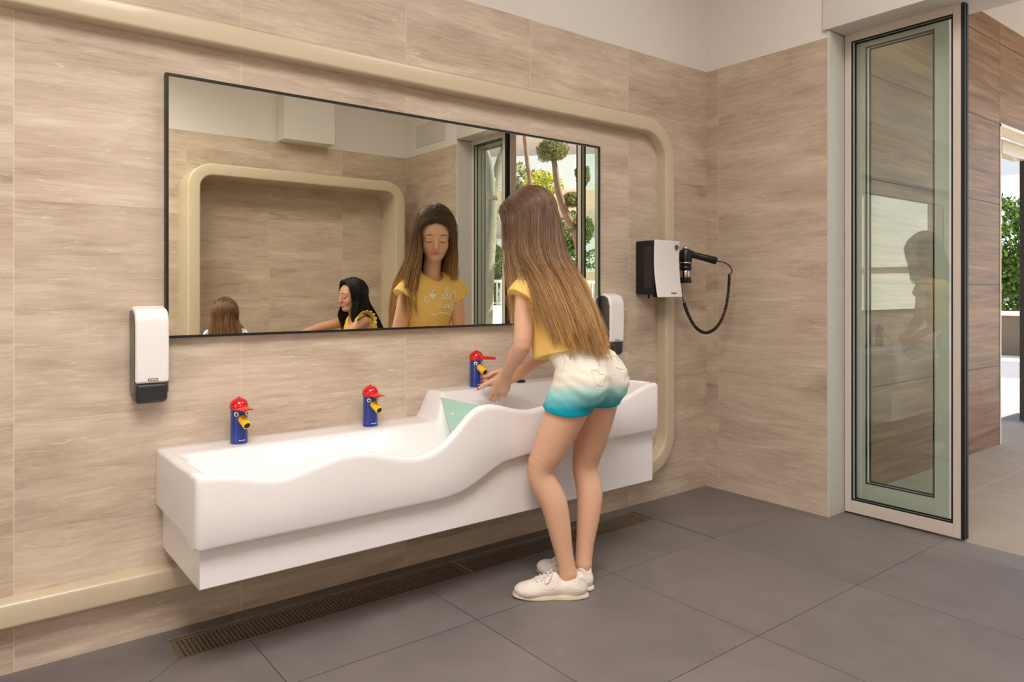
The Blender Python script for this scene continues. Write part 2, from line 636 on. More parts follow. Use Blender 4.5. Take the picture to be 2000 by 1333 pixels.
# diagonal cuts in the tiles
b = MB()
for (a, c) in (((0.50, -0.205), (0.13, -0.515)), ((2.50, -0.205), (2.495, -0.515)), ((2.50, -0.15), (3.12, -0.515))):
    d = Vector((c[0] - a[0], c[1] - a[1], 0)).normalized()
    nrm = Vector((-d.y, d.x, 0)) * 0.0014
    A, Cc = Vector((a[0], a[1], 0.0006)), Vector((c[0], c[1], 0.0006))
    b.quad(A - nrm, Cc - nrm, Cc + nrm, A + nrm)
struct(b.build('trim_5', plain('tile_joint', srgb(96, 88, 80), 0.8)))


# ------------------------------------------------------------------ drain
def grate(x0, x1, label):
    o = empty('drain_grate', (x0, DY1, -0.004))
    setp(o, label, 'drain grate', 'floor drain grates below the trough')
    L, W = x1 - x0 - 0.006, (DY1 - DY0) - 0.012
    # perforated plate: rows of real round holes
    p = 0.0125
    nx, ny = int((L - 0.02) / p), int((W - 0.02) / p)
    ox, oy = (L - nx * p) / 2, (W - ny * p) / 2
    V, F = [], []
    for i in range(nx):
        for j in range(ny):
            cx, cy = ox + (i + .5) * p, -(oy + (j + .5) * p)
            n = len(V)
            for k in range(8):
                a = PI / 8 + k * PI / 4
                s = p / 2 / max(abs(math.cos(a)), abs(math.sin(a)))
                V.append((cx + s * math.cos(a), cy + s * math.sin(a), 0))
            for k in range(8):
                a = PI / 8 + k * PI / 4
                V.append((cx + .0036 * math.cos(a), cy + .0036 * math.sin(a), 0))
            for k in range(8):
                k2 = (k + 1) % 8
                F.append((n + k, n + k2, n + 8 + k2, n + 8 + k))
            # square corners
            for sx, sy, ka in ((1, 1, 0), (-1, 1, 2), (-1, -1, 4), (1, -1, 6)):
                V.append((cx + sx * p / 2, cy + sy * p / 2, 0))
                F.append((n + ka, len(V) - 1, n + (ka + 1) % 8))
    mb = MB().add(V, F)
    mb.quad((0, -W, 0), (L, -W, 0), (L, -W + oy, 0), (0, -W + oy, 0))
    mb.quad((0, -oy, 0), (L, -oy, 0), (L, 0, 0), (0, 0, 0))
    mb.quad((0, -W + oy, 0), (ox, -W + oy, 0), (ox, -oy, 0), (0, -oy, 0))
    mb.quad((L - ox, -W + oy, 0), (L, -W + oy, 0), (L, -oy, 0), (L - ox, -oy, 0))
    pl = mb.build('perforated_plate', M['steel'], o, loc=(0.003, -0.006, 0))
    e = MB()
    for (ya, yb) in ((-0.004, 0), (DY0 - DY1, DY0 - DY1 + 0.004)):
        e.box(0, x1 - x0, ya, yb, -0.012, 0.0045)
    e.box(0, 0.003, DY0 - DY1, 0, -0.012, 0.0045)
    e.box(x1 - x0 - 0.003, x1 - x0, DY0 - DY1, 0, -0.012, 0.0045)
    e.build('edge_frame', M['steel_edge'], o)
    return o


grate(DX0, DXM, 'perforated steel drain grate in the floor, the half toward the left end of the trough')
grate(DXM, DX1, 'perforated steel drain grate in the floor, the half behind the girl\'s shoes')
b = MB()
b.box(DX0, DX1, DY0, DY1, -0.09, -0.05)
b.box(DX0 - 0.0, DX0 + 0.002, DY0, DY1, -0.09, -0.016)
struct(b.build('trim_6', M['pit']))


# ------------------------------------------------------------------ rounded cream frames round both niches
def ring(name, x0, x1, z0, z1, w, ywall, depth, r, label):
    """profile swept round a rounded rectangle; depth<0 toward -y, >0 toward +y"""
    s = 1 if depth > 0 else -1
    D = abs(depth)
    e = 0.010
    prof = [(0, -0.005)]                    # (inward offset 0..w measured from inner edge, out of the wall)
    for k in range(5):
        a = PI - k * PI / 8
        prof.append((e + e * math.cos(a), D - e + e * math.sin(a)))
    for k in range(5):
        a = PI / 2 - k * PI / 8
        prof.append((w - e + e * math.cos(a), D - e + e * math.sin(a)))
    prof.append((w, -0.005))
    n = 14
    path = []
    for (cx, cz, a0) in ((x1 - r, z1 - r, 0), (x0 + r, z1 - r, 90), (x0 + r, z0 + r, 180), (x1 - r, z0 + r, 270)):
        for k in range(n + 1):
            a = math.radians(a0 + 90 * k / n)
            path.append((cx, cz, math.cos(a), math.sin(a)))
    V, F = [], []
    m = len(prof)
    for (cx, cz, ca, sa) in path:
        for (o_, h) in prof:
            rr = r - w + o_
            V.append((cx + ca * rr, ywall + s * h, cz + sa * rr))
    P = len(path)
    for i in range(P):
        j = (i + 1) % P
        for k in range(m - 1):
            q = (i * m + k, i * m + k + 1, j * m + k + 1, j * m + k)
            F.append(q if s < 0 else q[::-1])
    o = mesh_obj(name, V, F, M['cream'], smooth=True)
    ws_ = o.modifiers.new('es', 'EDGE_SPLIT')
    ws_.split_angle = math.radians(50)
    setp(o, label, 'wall frame')
    return o


ring('wall_frame', -0.16, 2.812, 0.139, 1.853, 0.068, 0.0, -0.055, 0.20, 'cream rounded frame on the tiled wall round the mirror and trough')
ring('wall_frame', 1.285, 2.975, 0.139, 1.914, 0.083, YB, 0.258, 0.17, 'deep cream rounded frame on the opposite wall, seen in the mirror')

# ------------------------------------------------------------------ mirror
o = empty('wall_mirror', (0.508, 0, 0.884))
setp(o, 'large wide wall mirror with a thin black frame above the trough', 'mirror')
MW, MH = 2.326 - 0.508, 1.679 - 0.884
b = MB()
f_ = 0.008
b.box(0, MW, -0.024, 0, 0, f_); b.box(0, MW, -0.024, 0, MH - f_, MH)
b.box(0, f_, -0.024, 0, f_, MH - f_); b.box(MW - f_, MW, -0.024, 0, f_, MH - f_)
b.build('frame', M['black'], o)
MB().box(f_, MW - f_, -0.020, -0.001, f_, MH - f_).build('mirror_glass', M['silver'], o)


# ------------------------------------------------------------------ the trough
def pix(px, py, depth):
    """x and z on the plane at the given distance in front of the camera's wall normal"""
    a = YAW + math.atan((px - 1000) / 1406.0)
    x = math.tan(a) * depth
    zc = x * math.sin(YAW) + depth * math.cos(YAW)
    return x, 1.03 - (py - 566) * zc / 1406.0


rim_px = [(386, 930), (448, 927.5), (496, 932), (526, 935), (553, 932), (591, 918), (629, 902), (667, 888), (696, 883.5), (724, 883),
          (762, 889), (793, 893.5), (818, 893), (850, 881), (874, 862.6), (899, 834), (919, 808), (935, 795), (955, 790), (976, 792),
          (1004, 798.6), (1032, 802), (1057, 796), (1077, 789), (1100, 784), (1130, 783), (1160, 786), (1190, 787), (1219, 779), (1239, 768), (1259, 755), (1272, 749), (1288, 747)]
rim = np.array([pix(a, b_, 1.915) for a, b_ in rim_px])
low_px = [(384, 1082), (520, 1052), (600, 1035.5), (680, 1018), (761, 999.6), (862, 978), (907, 962), (939, 939.6), (964, 919), (988, 903), (1028, 890.5),
          (1070, 884), (1186, 860.6), (1288, 840)]
low = np.array([pix(a, b_, 1.91) for a, b_ in low_px])
SX0, SX1 = 0.487, 2.245


def smooth_interp(x, pts):
    xs, zs = pts[:, 0], pts[:, 1]
    # monotone resample then smooth
    g = np.linspace(SX0 - 0.1, SX1 + 0.1, 400)
    z = np.interp(g, xs, zs)
    k = np.hanning(15); k /= k.sum()
    z = np.convolve(np.pad(z, 7, mode='edge'), k, mode='valid')
    return np.interp(x, g, z)


def sstep(x, a, b_):
    t_ = np.clip((x - a) / (b_ - a), 0, 1)
    return t_ * t_ * (3 - 2 * t_)


def trough():
    o = empty('wash_trough', (SX0, 0, 0.258))
    setp(o, 'long white wall-hung wash trough with a wavy front, stepping up to the right', 'wash trough')
    O = Vector(o.location)
    YF = -0.44
    xs = np.concatenate([SX0 + 0.02 * (1 - np.cos(np.linspace(0, PI / 2, 6))), np.linspace(SX0 + 0.022, SX0 + 0.10, 18), np.linspace(SX0 + 0.105, SX1 - 0.105, 230),
                         np.linspace(SX1 - 0.10, SX1 - 0.022, 18), (SX1 - 0.02 * (1 - np.cos(np.linspace(0, PI / 2, 6))))[::-1]])
    V, F = [], []
    m = None
    for x in xs:
        zf = float(smooth_interp(x, rim))
        zb = float(smooth_interp(x, low))
        st = float(sstep(x, 1.375, 1.44))
        zd = 0.556 + 0.096 * st
        yd = -0.15 + 0.045 * st
        e0 = min(x - SX0, SX1 - x)
        rc = 0.02
        cut = rc - math.sqrt(max(rc * rc - (rc - min(e0, rc)) ** 2, 0))    # rounded vertical corner
        dz = 0.6 * cut
        yf = YF + cut
        # trough depth: end walls 3 cm thick
        tf = float(sstep(e0, 0.026, 0.062))
        st2 = float(sstep(x, 1.40, 1.55))
        zfl = (0.455 + 0.09 * st2)
        zd_, zf_ = zd - dz, zf - dz
        zt_b = zd_ + (zfl - zd_) * tf
        zt_f = zf_ + (zfl - zf_) * tf
        th = 0.034
        P = []
        P.append((0.0, zb + 0.02))
        P.append((0.0, zd_ - 0.001))
        P.append((-0.003, zd_))
        for yy in (0.25, 0.5, 0.75):
            P.append((yd * yy, zd_))
        P.append((yd + 0.014, zd_))
        P.append((yd + 0.004, zd_ - 0.0025 * tf))
        P.append((yd - 0.002, zd_ - 0.010 * tf))
        yb2 = yd - 0.085      # sloping back
        P.append((yd + (yb2 - yd) * 0.33, zd_ + (zt_b - zd_) * 0.38))
        P.append((yd + (yb2 - yd) * 0.66, zd_ + (zt_b - zd_) * 0.72))
        P.append((yb2, zd_ + (zt_b - zd_) * 0.93))
        P.append((yb2 - 0.03, zt_b))
        P.append((yf + th + 0.045, zt_f))
        P.append((yf + th + 0.02, zt_f + (zf_ - zt_f) * 0.10))
        P.append((yf + th + 0.006, zt_f + (zf_ - zt_f) * 0.45))
        P.append((yf + th + 0.001, zf_ - 0.018))
        R_ = th / 2
        for k in range(1, 8):
            a = k * PI / 8
            P.append((yf + R_ + R_ * math.cos(a), zf_ - R_ + R_ * math.sin(a)))
        P.append((yf, zf_ - 0.02))
        P.append((yf, (zf_ + zb) / 2))
        P.append((yf, zb + 0.012))
        P.append((yf + 0.004, zb + 0.003))
        P.append((yf + 0.012, zb))
        P.append((yf + 0.06, zb))
        P.append((yf + 0.08, zb + 0.02))
        m = len(P)
        for (yy, zz) in P:
            V.append((x - O.x, min(yy, -0.0005), zz - O.z))
    n = len(xs)
    for i in range(n - 1):
        for k in range(m):
            k2 = (k + 1) % m
            F.append((i * m + k, i * m + k2, (i + 1) * m + k2, (i + 1) * m + k))
    F.append(tuple(range(m))[::-1])
    F.append(tuple((n - 1) * m + k for k in range(m)))
    s = mesh_obj('basin_shell', V, F, M['corian'], o, smooth=True)
    es = s.modifiers.new('es', 'EDGE_SPLIT'); es.split_angle = math.radians(42)
    # skirt panel below: box following the shell's lower wave
    V, F = [], []
    X0, X1, YS = 0.504, 2.238, -0.407
    g = np.linspace(X0, X1, 90)
    for x in g:
        zt = float(smooth_interp(x, low)) + 0.025
        for (yy, zz) in ((-0.001, 0.258), (YS + .003, 0.258), (YS, 0.261), (YS, zt), (-0.001, zt)):
            V.append((x - O.x, yy, zz - O.z))
    for i in range(len(g) - 1):
        for k in range(5):
            k2 = (k + 1) % 5
            F.append((i * 5 + k, i * 5 + k2, (i + 1) * 5 + k2, (i + 1) * 5 + k))
    F.append((4, 3, 2, 1, 0))
    F.append(tuple((len(g) - 1) * 5 + k for k in range(5)))
    mesh_obj('skirt_panel', V, F, M['corian'], o)
    # mint divider between the two levels
    xd = 1.418
    pane = [(-0.108, 0.634), (-0.17, 0.535), (-0.205, 0.462), (-0.385, 0.462), (-0.404, 0.55), (-0.407, 0.634)]
    MB().prism([(a, b_ - O.z) for a, b_ in pane], 'x', xd - O.x, xd + 0.006 - O.x).build('divider_pane', M['mint'], o)
    # two round studs in the pane, and the rounded overflow hump in front of it
    for (yy, zz) in ((-0.19, 0.585), (-0.25, 0.56)):
        b = MB()
        mt = Matrix.Rotation(-PI / 2, 3, 'Y')
        b.lathe([(0.006, 0), (0.006, 0.002), (0.003, 0.003)], 12, (xd - O.x, yy, zz - O.z), mt)
        b.build('stud', M['plastic_white'], o)
    hump = []
    for k in range(9):
        a = PI / 2 * k / 8
        hump.append((0.045 * math.cos(a) + 0.0005, 0.040 * math.sin(a)))
    MB().lathe(hump, 28, (1.345 - O.x, -0.30, 0.452 - O.z)).build('overflow_cap', M['corian'], o, smooth=True)
    return o


trough()


# ------------------------------------------------------------------ taps: blue body, red cap lever, yellow nose spout
def make_tap():
    o = empty('basin_tap', (0, 0, 0))
    MB().lathe([(0.0262, 0), (0.0262, 0.004), (0.0258, 0.02), (0.0246, 0.105), (0.0242, 0.110)], 36).build('tap_body', M['blue'], o, smooth=True)
    body = o.children[0] if o.children else None
    # cap lever
    cap = empty('cap_pivot', (0, 0, 0))
    C.objects.unlink(cap)
    prof = [(0.0262, 0.104), (0.0275, 0.106), (0.0278, 0.113)]
    for k in range(9):
        a = PI / 2 * k / 8
        prof.append((0.0275 * math.cos(a) + 0.0002, 0.114 + 0.0255 * math.sin(a)))
    b = MB()
    b.lathe(prof, 36)
    b.lathe([(0.005, 0.1385), (0.005, 0.1415), (0.003, 0.1425)], 12)
    # bill: arched tongue reaching out along -y
    V, F = [], []
    nu, nv = 10, 9
    for lay in (0, 1):
        for i in range(nu):
            t_ = i / (nu - 1)
            wdt = 0.0235 * math.sqrt(max(1 - (t_ ** 2.6) * 0.72, 0.01))
            for j in range(nv):
                s_ = -1 + 2 * j / (nv - 1)
                x = wdt * s_
                y = -(0.012 + 0.062 * t_) - 0.004 * (1 - s_ * s_) * t_
                z = 0.1105 + 0.010 * (1 - s_ * s_) * (1 - 0.5 * t_) - 0.002 * t_ - (0.0035 if lay else 0)
                V.append((x, y, z))
    for lay in (0, 1):
        for i in range(nu - 1):
            for j in range(nv - 1):
                q = [lay * nu * nv + i * nv + j, lay * nu * nv + (i + 1) * nv + j, lay * nu * nv + (i + 1) * nv + j + 1, lay * nu * nv + i * nv + j + 1]
                F.append(tuple(q if lay == 0 else q[::-1]))
    loop = [i * nv for i in range(nu)] + [(nu - 1) * nv + j for j in range(1, nv)] + [i * nv + nv - 1 for i in range(nu - 2, -1, -1)]
    for a, c in zip(loop, loop[1:]):
        F.append((a, a + nu * nv, c + nu * nv, c))
    b.add(V, F)
    lever = b.build('cap_lever', M['red'], o, smooth=True)
    lever.modifiers.new('es', 'EDGE_SPLIT').split_angle = math.radians(45)
    # eyes
    for sx in (-1, 1):
        ang = math.radians(-90 + 40 * sx)
        nrm = Vector((math.cos(ang), math.sin(ang), 0.05)).normalized()
        q = nrm.to_track_quat('Z', 'Y').to_matrix()
        c = Vector((0.0235 * math.cos(ang), 0.0235 * math.sin(ang), 0.0915))
        e = MB().lathe([(0.0072, -0.001), (0.0072, 0.002), (0.006, 0.0032)], 20, c, q).build('eye', M['eye_white'], o, smooth=False)
        MB().lathe([(0.0035, 0.0025), (0.0035, 0.0040), (0.002, 0.0044)], 14, c + Vector((0, 0, -0.001)), q).build('pupil', M['rubber'], e)
    # nose spout, sloping down toward the bowl
    d = Vector((0, -1, -0.42)).normalized()
    q = d.to_track_quat('Z', 'Y').to_matrix()
    c = Vector((0, -0.016, 0.078))
    sp = MB().lathe([(0.0125, 0), (0.0128, 0.02), (0.0128, 0.044), (0.0118, 0.047), (0.0095, 0.047), (0.0095, 0.043)], 26, c, q).build('nose_spout', M['yellow'], o, smooth=True)
    sp.modifiers.new('es', 'EDGE_SPLIT').split_angle = math.radians(40)
    MB().lathe([(0.0093, 0.040), (0.0093, 0.0465), (0.006, 0.0468)], 20, c, q).build('aerator', M['rubber'], sp)
    # small white maker's lettering near the foot: an unreadable row of strokes
    b = MB()
    xx = -0.0105
    for k, wd in enumerate((.0022, .0016, .0022, .0018, .0022, .0012, .0020, .0018)):
        a0 = math.radians(-90) + xx / 0.0262
        a1 = a0 + wd / 0.0262
        R1 = 0.02635
        h = 0.0024 if k not in (0, 5) else 0.0036
        b.quad((R1 * math.cos(a0), R1 * math.sin(a0), 0.0095), (R1 * math.cos(a1), R1 * math.sin(a1), 0.0095),
               (R1 * math.cos(a1), R1 * math.sin(a1), 0.0095 + h), (R1 * math.cos(a0), R1 * math.sin(a0), 0.0095 + h))
        xx += wd + 0.0007
    b.build('lettering', M['eye_white'], o)
    return o


def copy_tree(o, parent=None):
    c = o.copy()
    C.objects.link(c)
    c.parent = parent
    for ch in list(o.children):
        copy_tree(ch, c)
    return c


tap = make_tap()
tap_spots = [(0.706, -0.074, 0.5565, 'blue tap with red cap lever facing forward, nearest the left soap dispenser', 6, 0),
             (1.155, -0.070, 0.5565, 'blue tap with red cap lever facing forward, on the low deck left of the step', 4, 0),
             (1.620, -0.050, 0.6525, 'blue tap with red cap lever turned sideways, above the girl\'s hands', 0, 55)]
for i, (x, y, z, lab, rz, turn) in enumerate(tap_spots):
    o = tap if i == 0 else copy_tree(tap)
    o.location = (x, y, z)
    o.rotation_euler = (0, 0, math.radians(rz))
    setp(o, lab, 'tap', 'taps along the wash trough')
    for ch in o.children:
        if ch.name.startswith('cap_lever'):
            ch.rotation_euler = (0, 0, math.radians(turn))

# plug left on the upper deck
o = empty('basin_plug', (1.835, -0.060, 0.6525))
setp(o, 'small black rubber plug lying on the deck right of the third tap', 'plug')
MB().lathe([(0.017, 0), (0.0185, 0.003), (0.0185, 0.008), (0.014, 0.0095), (0.004, 0.010)], 26).build('plug_disc', M['rubber'], o, smooth=True)
MB().lathe([(0.0035, 0.009), (0.0028, 0.013), (0.0045, 0.016), (0.0045, 0.018), (0.002, 0.020)], 14).build('knob', M['rubber'], o, smooth=True)


# ------------------------------------------------------------------ soap dispensers
def make_soap():
    o = empty('soap_dispenser', (0, 0, 0))
    W, H = 0.094, 0.286
    # side profile (y,z) of the white hood: vertical front, rounded nose and sloping top back to the wall
    def hood_profile(z0, off=0.0):
        P = [(-0.001, z0), (-0.088 + off, z0)]
        P += [(-0.092 + off, 0.12), (-0.093 + off, 0.19), (-0.091 + off, 0.232)]
        for k in range(1, 9):
            a = PI / 2 * k / 8
            P.append((-0.091 + off + 0.045 * (1 - math.cos(a)), 0.232 + (0.045 - off) * math.sin(a)))
        P += [(-0.02, H - 0.002 - off), (-0.001, H - 0.010 - off)]
        return P
    # white cover: front shell, a few mm proud and wider than body
    outer = hood_profile(0.060)
    b = MB()
    b.prism([(y * 0.82, z) for y, z in outer], 'x', 0.0035, W - 0.001)
    # taper: body narrower inside
    h = b.build('white_hood', M['plastic_white'], o, bevel=0.009, seg=4)
    sidep = [(-0.0005, 0.03), (-0.080, 0.03), (-0.085, 0.12), (-0.085, 0.225), (-0.07, 0.262), (-0.04, 0.272), (-0.0005, 0.27)]
    MB().prism([(y * 0.80, z) for y, z in sidep], 'x', 0.001, W - 0.0005).build('smoked_side', M['plastic_grey'], o, bevel=0.004)
    low_ = [(-0.0005, 0.0)]
    low_ = [(-0.001, 0.063), (-0.001, 0.012), (-0.03, 0.002), (-0.072, 0.0), (-0.084, 0.012), (-0.0905, 0.0595)]
    MB().prism([(y * 0.82, z) for y, z in low_], 'x', 0.005, W - 0.003).build('push_bar', M['plastic_dark'], o, bevel=0.012, seg=4)
    b = MB()
    b.box(0.036, 0.062, -0.0752, -0.0725, 0.0680, 0.0745)
    p = b.build('name_plate', M['plastic_grey'], h)
    p2 = MB()
    for k in range(6):
        p2.box(0.038 + k * 0.0038, 0.0405 + k * 0.0038, -0.0756, -0.0750, 0.0698, 0.0726)
    p2.build('lettering', M['eye_white'], p)
    return o


s1 = make_soap()
s1.location = (0.414, 0, 0.699)
setp(s1, 'white soap dispenser with dark push bar on the wall left of the mirror', 'soap dispenser', 'soap dispensers beside the mirror')
s2 = copy_tree(s1)
s2.location = (2.337, 0, 0.731)
setp(s2, 'white soap dispenser with dark push bar, partly behind the girl\'s hair right of the mirror', 'soap dispenser', 'soap dispensers beside the mirror')

def nrm3(*v):
    v = np.array(v, float)
    return v / np.linalg.norm(v)


pix0 = pix
# ------------------------------------------------------------------ wall hair dryer station
o = empty('hair_dryer_station', (2.585, 0, 1.0))
setp(o, 'wall-mounted hair dryer holder with white curved cover and black dryer beside it', 'hair dryer')
base = MB().box(0.0, 0.165, -0.115, 0, 0.006, 0.262).build('back_box', M['plastic_black'], o, bevel=0.008, seg=3)
MB().prism(rrect(-0.105, -0.055, 0.035, 0.235, 0.018), 'x', -0.0022, 0.02).build('side_panel', M['plastic_dark'], base, bevel=0.002)
# curved cover: bows outward toward the bottom
V, F = [], []
nu, nv = 14, 10
for lay in (0, 1):
    for i in range(nu):
        t_ = i / (nu - 1)
        z = 0.262 - 0.268 * t_
        y = -0.128 - 0.018 * t_ ** 2.2 + (0.009 if lay else 0) + 0.006 * math.sin(t_ * PI)
        for j in range(nv):
            s_ = j / (nv - 1)
            x = -0.004 + 0.176 * s_
            V.append((x, y - 0.004 * math.sin(PI * s_), z))
for lay in (0, 1):
    for i in range(nu - 1):
        for j in range(nv - 1):
            q = [lay * nu * nv + i * nv + j, lay * nu * nv + (i + 1) * nv + j, lay * nu * nv + (i + 1) * nv + j + 1, lay * nu * nv + i * nv + j + 1]
            F.append(tuple(q if lay == 0 else q[::-1]))
loop = [i * nv for i in range(nu)] + [(nu - 1) * nv + j for j in range(1, nv)] + [i * nv + nv - 1 for i in range(nu - 2, -1, -1)] + [j for j in range(nv - 2, -1, -1)]
for a, c in zip(loop, loop[1:]):
    F.append((a, a + nu * nv, c + nu * nv, c))
cov = mesh_obj('front_cover', V, F, M['plastic_white'], o, bevel=0.004, seg=3)
mt = Matrix.Rotation(PI / 2, 3, 'X')
lg = MB().lathe([(0.012, 0), (0.012, 0.002), (0.010, 0.003)], 24, (0.143, -0.1315, 0.232), mt).build('round_badge', M['plastic_grey'], cov)
b = MB()
for k in range(6):
    b.box(0.085 + k * 0.0065, 0.0895 + k * 0.0065, -0.1492, -0.146, 0.012, 0.0155)
b.build('lettering', M['plastic_grey'], cov)
MB().box(0.03, 0.034, -0.06, -0.05, -0.012, 0.008).build('latch', M['plastic_black'], o)
MB().box(0.055, 0.125, -0.10, -0.06, -0.006, 0.008).build('rocker_switch', M['plastic_black'], o, bevel=0.002)
MB().box(0.105, 0.130, -0.112, -0.07, -0.0075, 0.005).build('indicator', M['eye_blue'], o, bevel=0.002)
# dryer body hangs at the right side of the holder: barrel down, handle out to the right
dr = empty('x', (0, 0, 0)); C.objects.unlink(dr)
b = MB()
cx, cy = 0.262, -0.090
b.lathe([(0.020, 0.145), (0.029, 0.152), (0.031, 0.175), (0.031, 0.212), (0.026, 0.224), (0.012, 0.229)], 30, (cx, cy, 0))
body = b.build('dryer_body', M['plastic_black'], o, smooth=True)
body.modifiers.new('es', 'EDGE_SPLIT').split_angle = math.radians(45)
b = MB()
b.lathe([(0.0225, 0.158), (0.0315, 0.159), (0.0315, 0.164), (0.0225, 0.165)], 30, (cx, cy, 0))
b.build('chrome_ring', M['chrome'], body, smooth=True)
b = MB()
b.lathe([(0.017, 0.228), (0.017, 0.236), (0.010, 0.240)], 24, (cx, cy, 0))
b.build('chrome_cap', M['chrome'], body, smooth=True)
b = MB()
b.lathe([(0.024, 0.090), (0.0255, 0.093), (0.0255, 0.122), (0.024, 0.124)], 30, (cx, cy, 0))
b.build('chrome_barrel', M['chrome'], body, smooth=True).modifiers.new('es', 'EDGE_SPLIT').split_angle = math.radians(40)
b = MB()
b.lathe([(0.022, 0.124), (0.029, 0.127), (0.029, 0.146), (0.022, 0.148)], 30, (cx, cy, 0))
b.build('barrel_collar', M['plastic_black'], o, smooth=True)
b = MB()
b.lathe([(0.0275, 0.062), (0.029, 0.065), (0.026, 0.090), (0.023, 0.092)], 30, (cx, cy, 0))
b.build('nozzle', M['plastic_black'], o, smooth=True).modifiers.new('es', 'EDGE_SPLIT').split_angle = math.radians(40)
b = MB()
h0 = Vector((cx + 0.012, cy - 0.015, 0.205)); h1 = Vector((0.368, -0.195, 0.170))
b.tube([h0, h0.lerp(h1, .15), h0.lerp(h1, .5), h0.lerp(h1, .93), h1], [0.020, 0.0165, 0.0165, 0.019, 0.015], 20)
b.build('handle', M['plastic_black'], body, smooth=True).modifiers.new('es', 'EDGE_SPLIT').split_angle = math.radians(40)


def dry(px, py, d):
    x, z = pix0(px, py, d)
    return (x - 2.585, d - 2.35, z - 1.0)


# coiled cord
straight = catmull([tuple(h1), dry(1414, 513, 2.14), dry(1424, 519, 2.13), dry(1430, 530, 2.13), dry(1425, 536, 2.13)], 24)
core = catmull([dry(*q) for q in ((1425, 536, 2.13), (1423, 565, 2.13), (1418, 600, 2.14), (1408, 628, 2.15), (1393, 645, 2.17), (1376, 650, 2.19), (1359, 640, 2.21), (1347, 621, 2.23), (1340, 604, 2.24), (1336, 592, 2.245))], 1500)
T = np.gradient(core, axis=0); T /= np.linalg.norm(T, axis=1)[:, None]
sidev = np.cross(T, nrm3(0.6, -0.8, 0.1)); sidev /= np.linalg.norm(sidev, axis=1)[:, None]
up_ = np.cross(T, sidev)
ph = np.linspace(0, 2 * PI * 95, 1500)
coil = core + 0.0060 * (np.cos(ph)[:, None] * sidev + np.sin(ph)[:, None] * up_)
P3 = catmull([coil[-1], dry(1334, 586, 2.25), dry(1333, 578, 2.26), dry(1332, 566, 2.27)], 10)
b = MB()
b.tube([tuple(p) for p in straight], 0.0026, 6)
b.tube([tuple(p) for p in coil], 0.0024, 5)
b.tube([tuple(p) for p in P3], 0.0026, 6)
b.build('coiled_cord', M['rubber'], o, smooth=True)


# ------------------------------------------------------------------ glass doors
def door_leaf(name, x, ya, yb, z0, z1, stile, top, bottom, th, label, rubber_side=None):
    """ya > yb ; leaf in the plane x"""
    o = empty(name, (x, (ya + yb) / 2, z0))
    o['kind'] = 'structure'
    if label: o['label'] = label
    h = (ya - yb) / 2
    H = z1 - z0
    b = MB()
    b.box(-th / 2, th / 2, h - stile, h, 0, H)
    b.box(-th / 2, th / 2, -h, -h + stile, 0, H)
    b.box(-th / 2, th / 2, -h + stile, h - stile, H - top, H)
    b.box(-th / 2, th / 2, -h + stile, h - stile, 0, bottom)
    b.build('door_frame', M['alu'], o, bevel=0.0015)
    g = 0.007
    b = MB()
    a0, a1, c0, c1 = -h + stile, h - stile, bottom, H - top
    for s_ in (-1, 1):
        xx0, xx1 = s_ * (th / 2 - 0.004) - 0.002, s_ * (th / 2 - 0.004) + 0.002
        b.box(xx0, xx1, a0, a0 + g, c0, c1); b.box(xx0, xx1, a1 - g, a1, c0, c1)
        b.box(xx0, xx1, a0 + g, a1 - g, c0, c0 + g); b.box(xx0, xx1, a0 + g, a1 - g, c1 - g, c1)
    b.build('gasket', M['rubber'], o)
    MB().quad((0, a0, c0), (0, a1, c0), (0, a1, c1), (0, a0, c1)).build('glass_pane', M['glass'] if rubber_side else M['glass_clear'], o)
    if rubber_side:
        s_ = rubber_side
        y0_ = s_ * h
        b = MB()
        b.box(-th / 2 + 0.001, -0.004, y0_, y0_ + s_ * 0.014, 0.0, H)
        b.box(0.004, th / 2 - 0.001, y0_, y0_ + s_ * 0.014, 0.0, H)
        b.box(-0.005, 0.005, y0_, y0_ + s_ * 0.010, 0.0, H)
        b.build('edge_seal', M['rubber'], o)
    return o


door_leaf('door_1', XD, -0.675, -1.160, 0.008, 2.205, 0.030, 0.036, 0.056, 0.04, None, -1)
door_leaf('door_2', XD, -1.950, -2.385, 0.008, 2.205, 0.030, 0.036, 0.056, 0.04, None, 1)
door_leaf('window_1', XD + 0.085, -0.672, -1.085, 0.0, 2.205, 0.058, 0.05, 0.13, 0.045, None)
door_leaf('window_2', XD + 0.098, -1.99, -2.45, 0.0, 2.205, 0.058, 0.05, 0.13, 0.045, None)

# ------------------------------------------------------------------ outside the door
WY = -0.573
b = MB()
b.box(XR + 0.22, 5.51, WY, WY + 0.10, 0, 2.81)
b.box(5.51, 9.0, WY, WY + 0.10, 2.135, 2.81)
struct(b.build('wall_outside', M['wood']))
struct(MB().box(5.51, 5.525, WY - 0.004, WY + 0.12, 0, 2.135).box(5.51, 7.6, WY - 0.004, WY + 0.12, 2.12, 2.14).build('trim_7', plain('pale_metal_edge', srgb(236, 222, 200), 0.4)))
# terrace slab and the roof over it
struct(MB().box(3.27, 9.4, -2.7, 0.9, -0.10, 0.0).build('floor_terrace', M['floor_out']))
struct(MB().box(3.30, 9.0, -2.25, 1.2, 2.81, 3.05).build('ceiling_terrace', M['ceiling']))
# walls closing the passage behind the wood wall
struct(MB().box(3.36, 5.5, 0.9, 1.0, 0, 2.81).box(3.34, 3.44, -0.46, 1.0, 0, 2.81).build('wall_passage', M['out_white']))
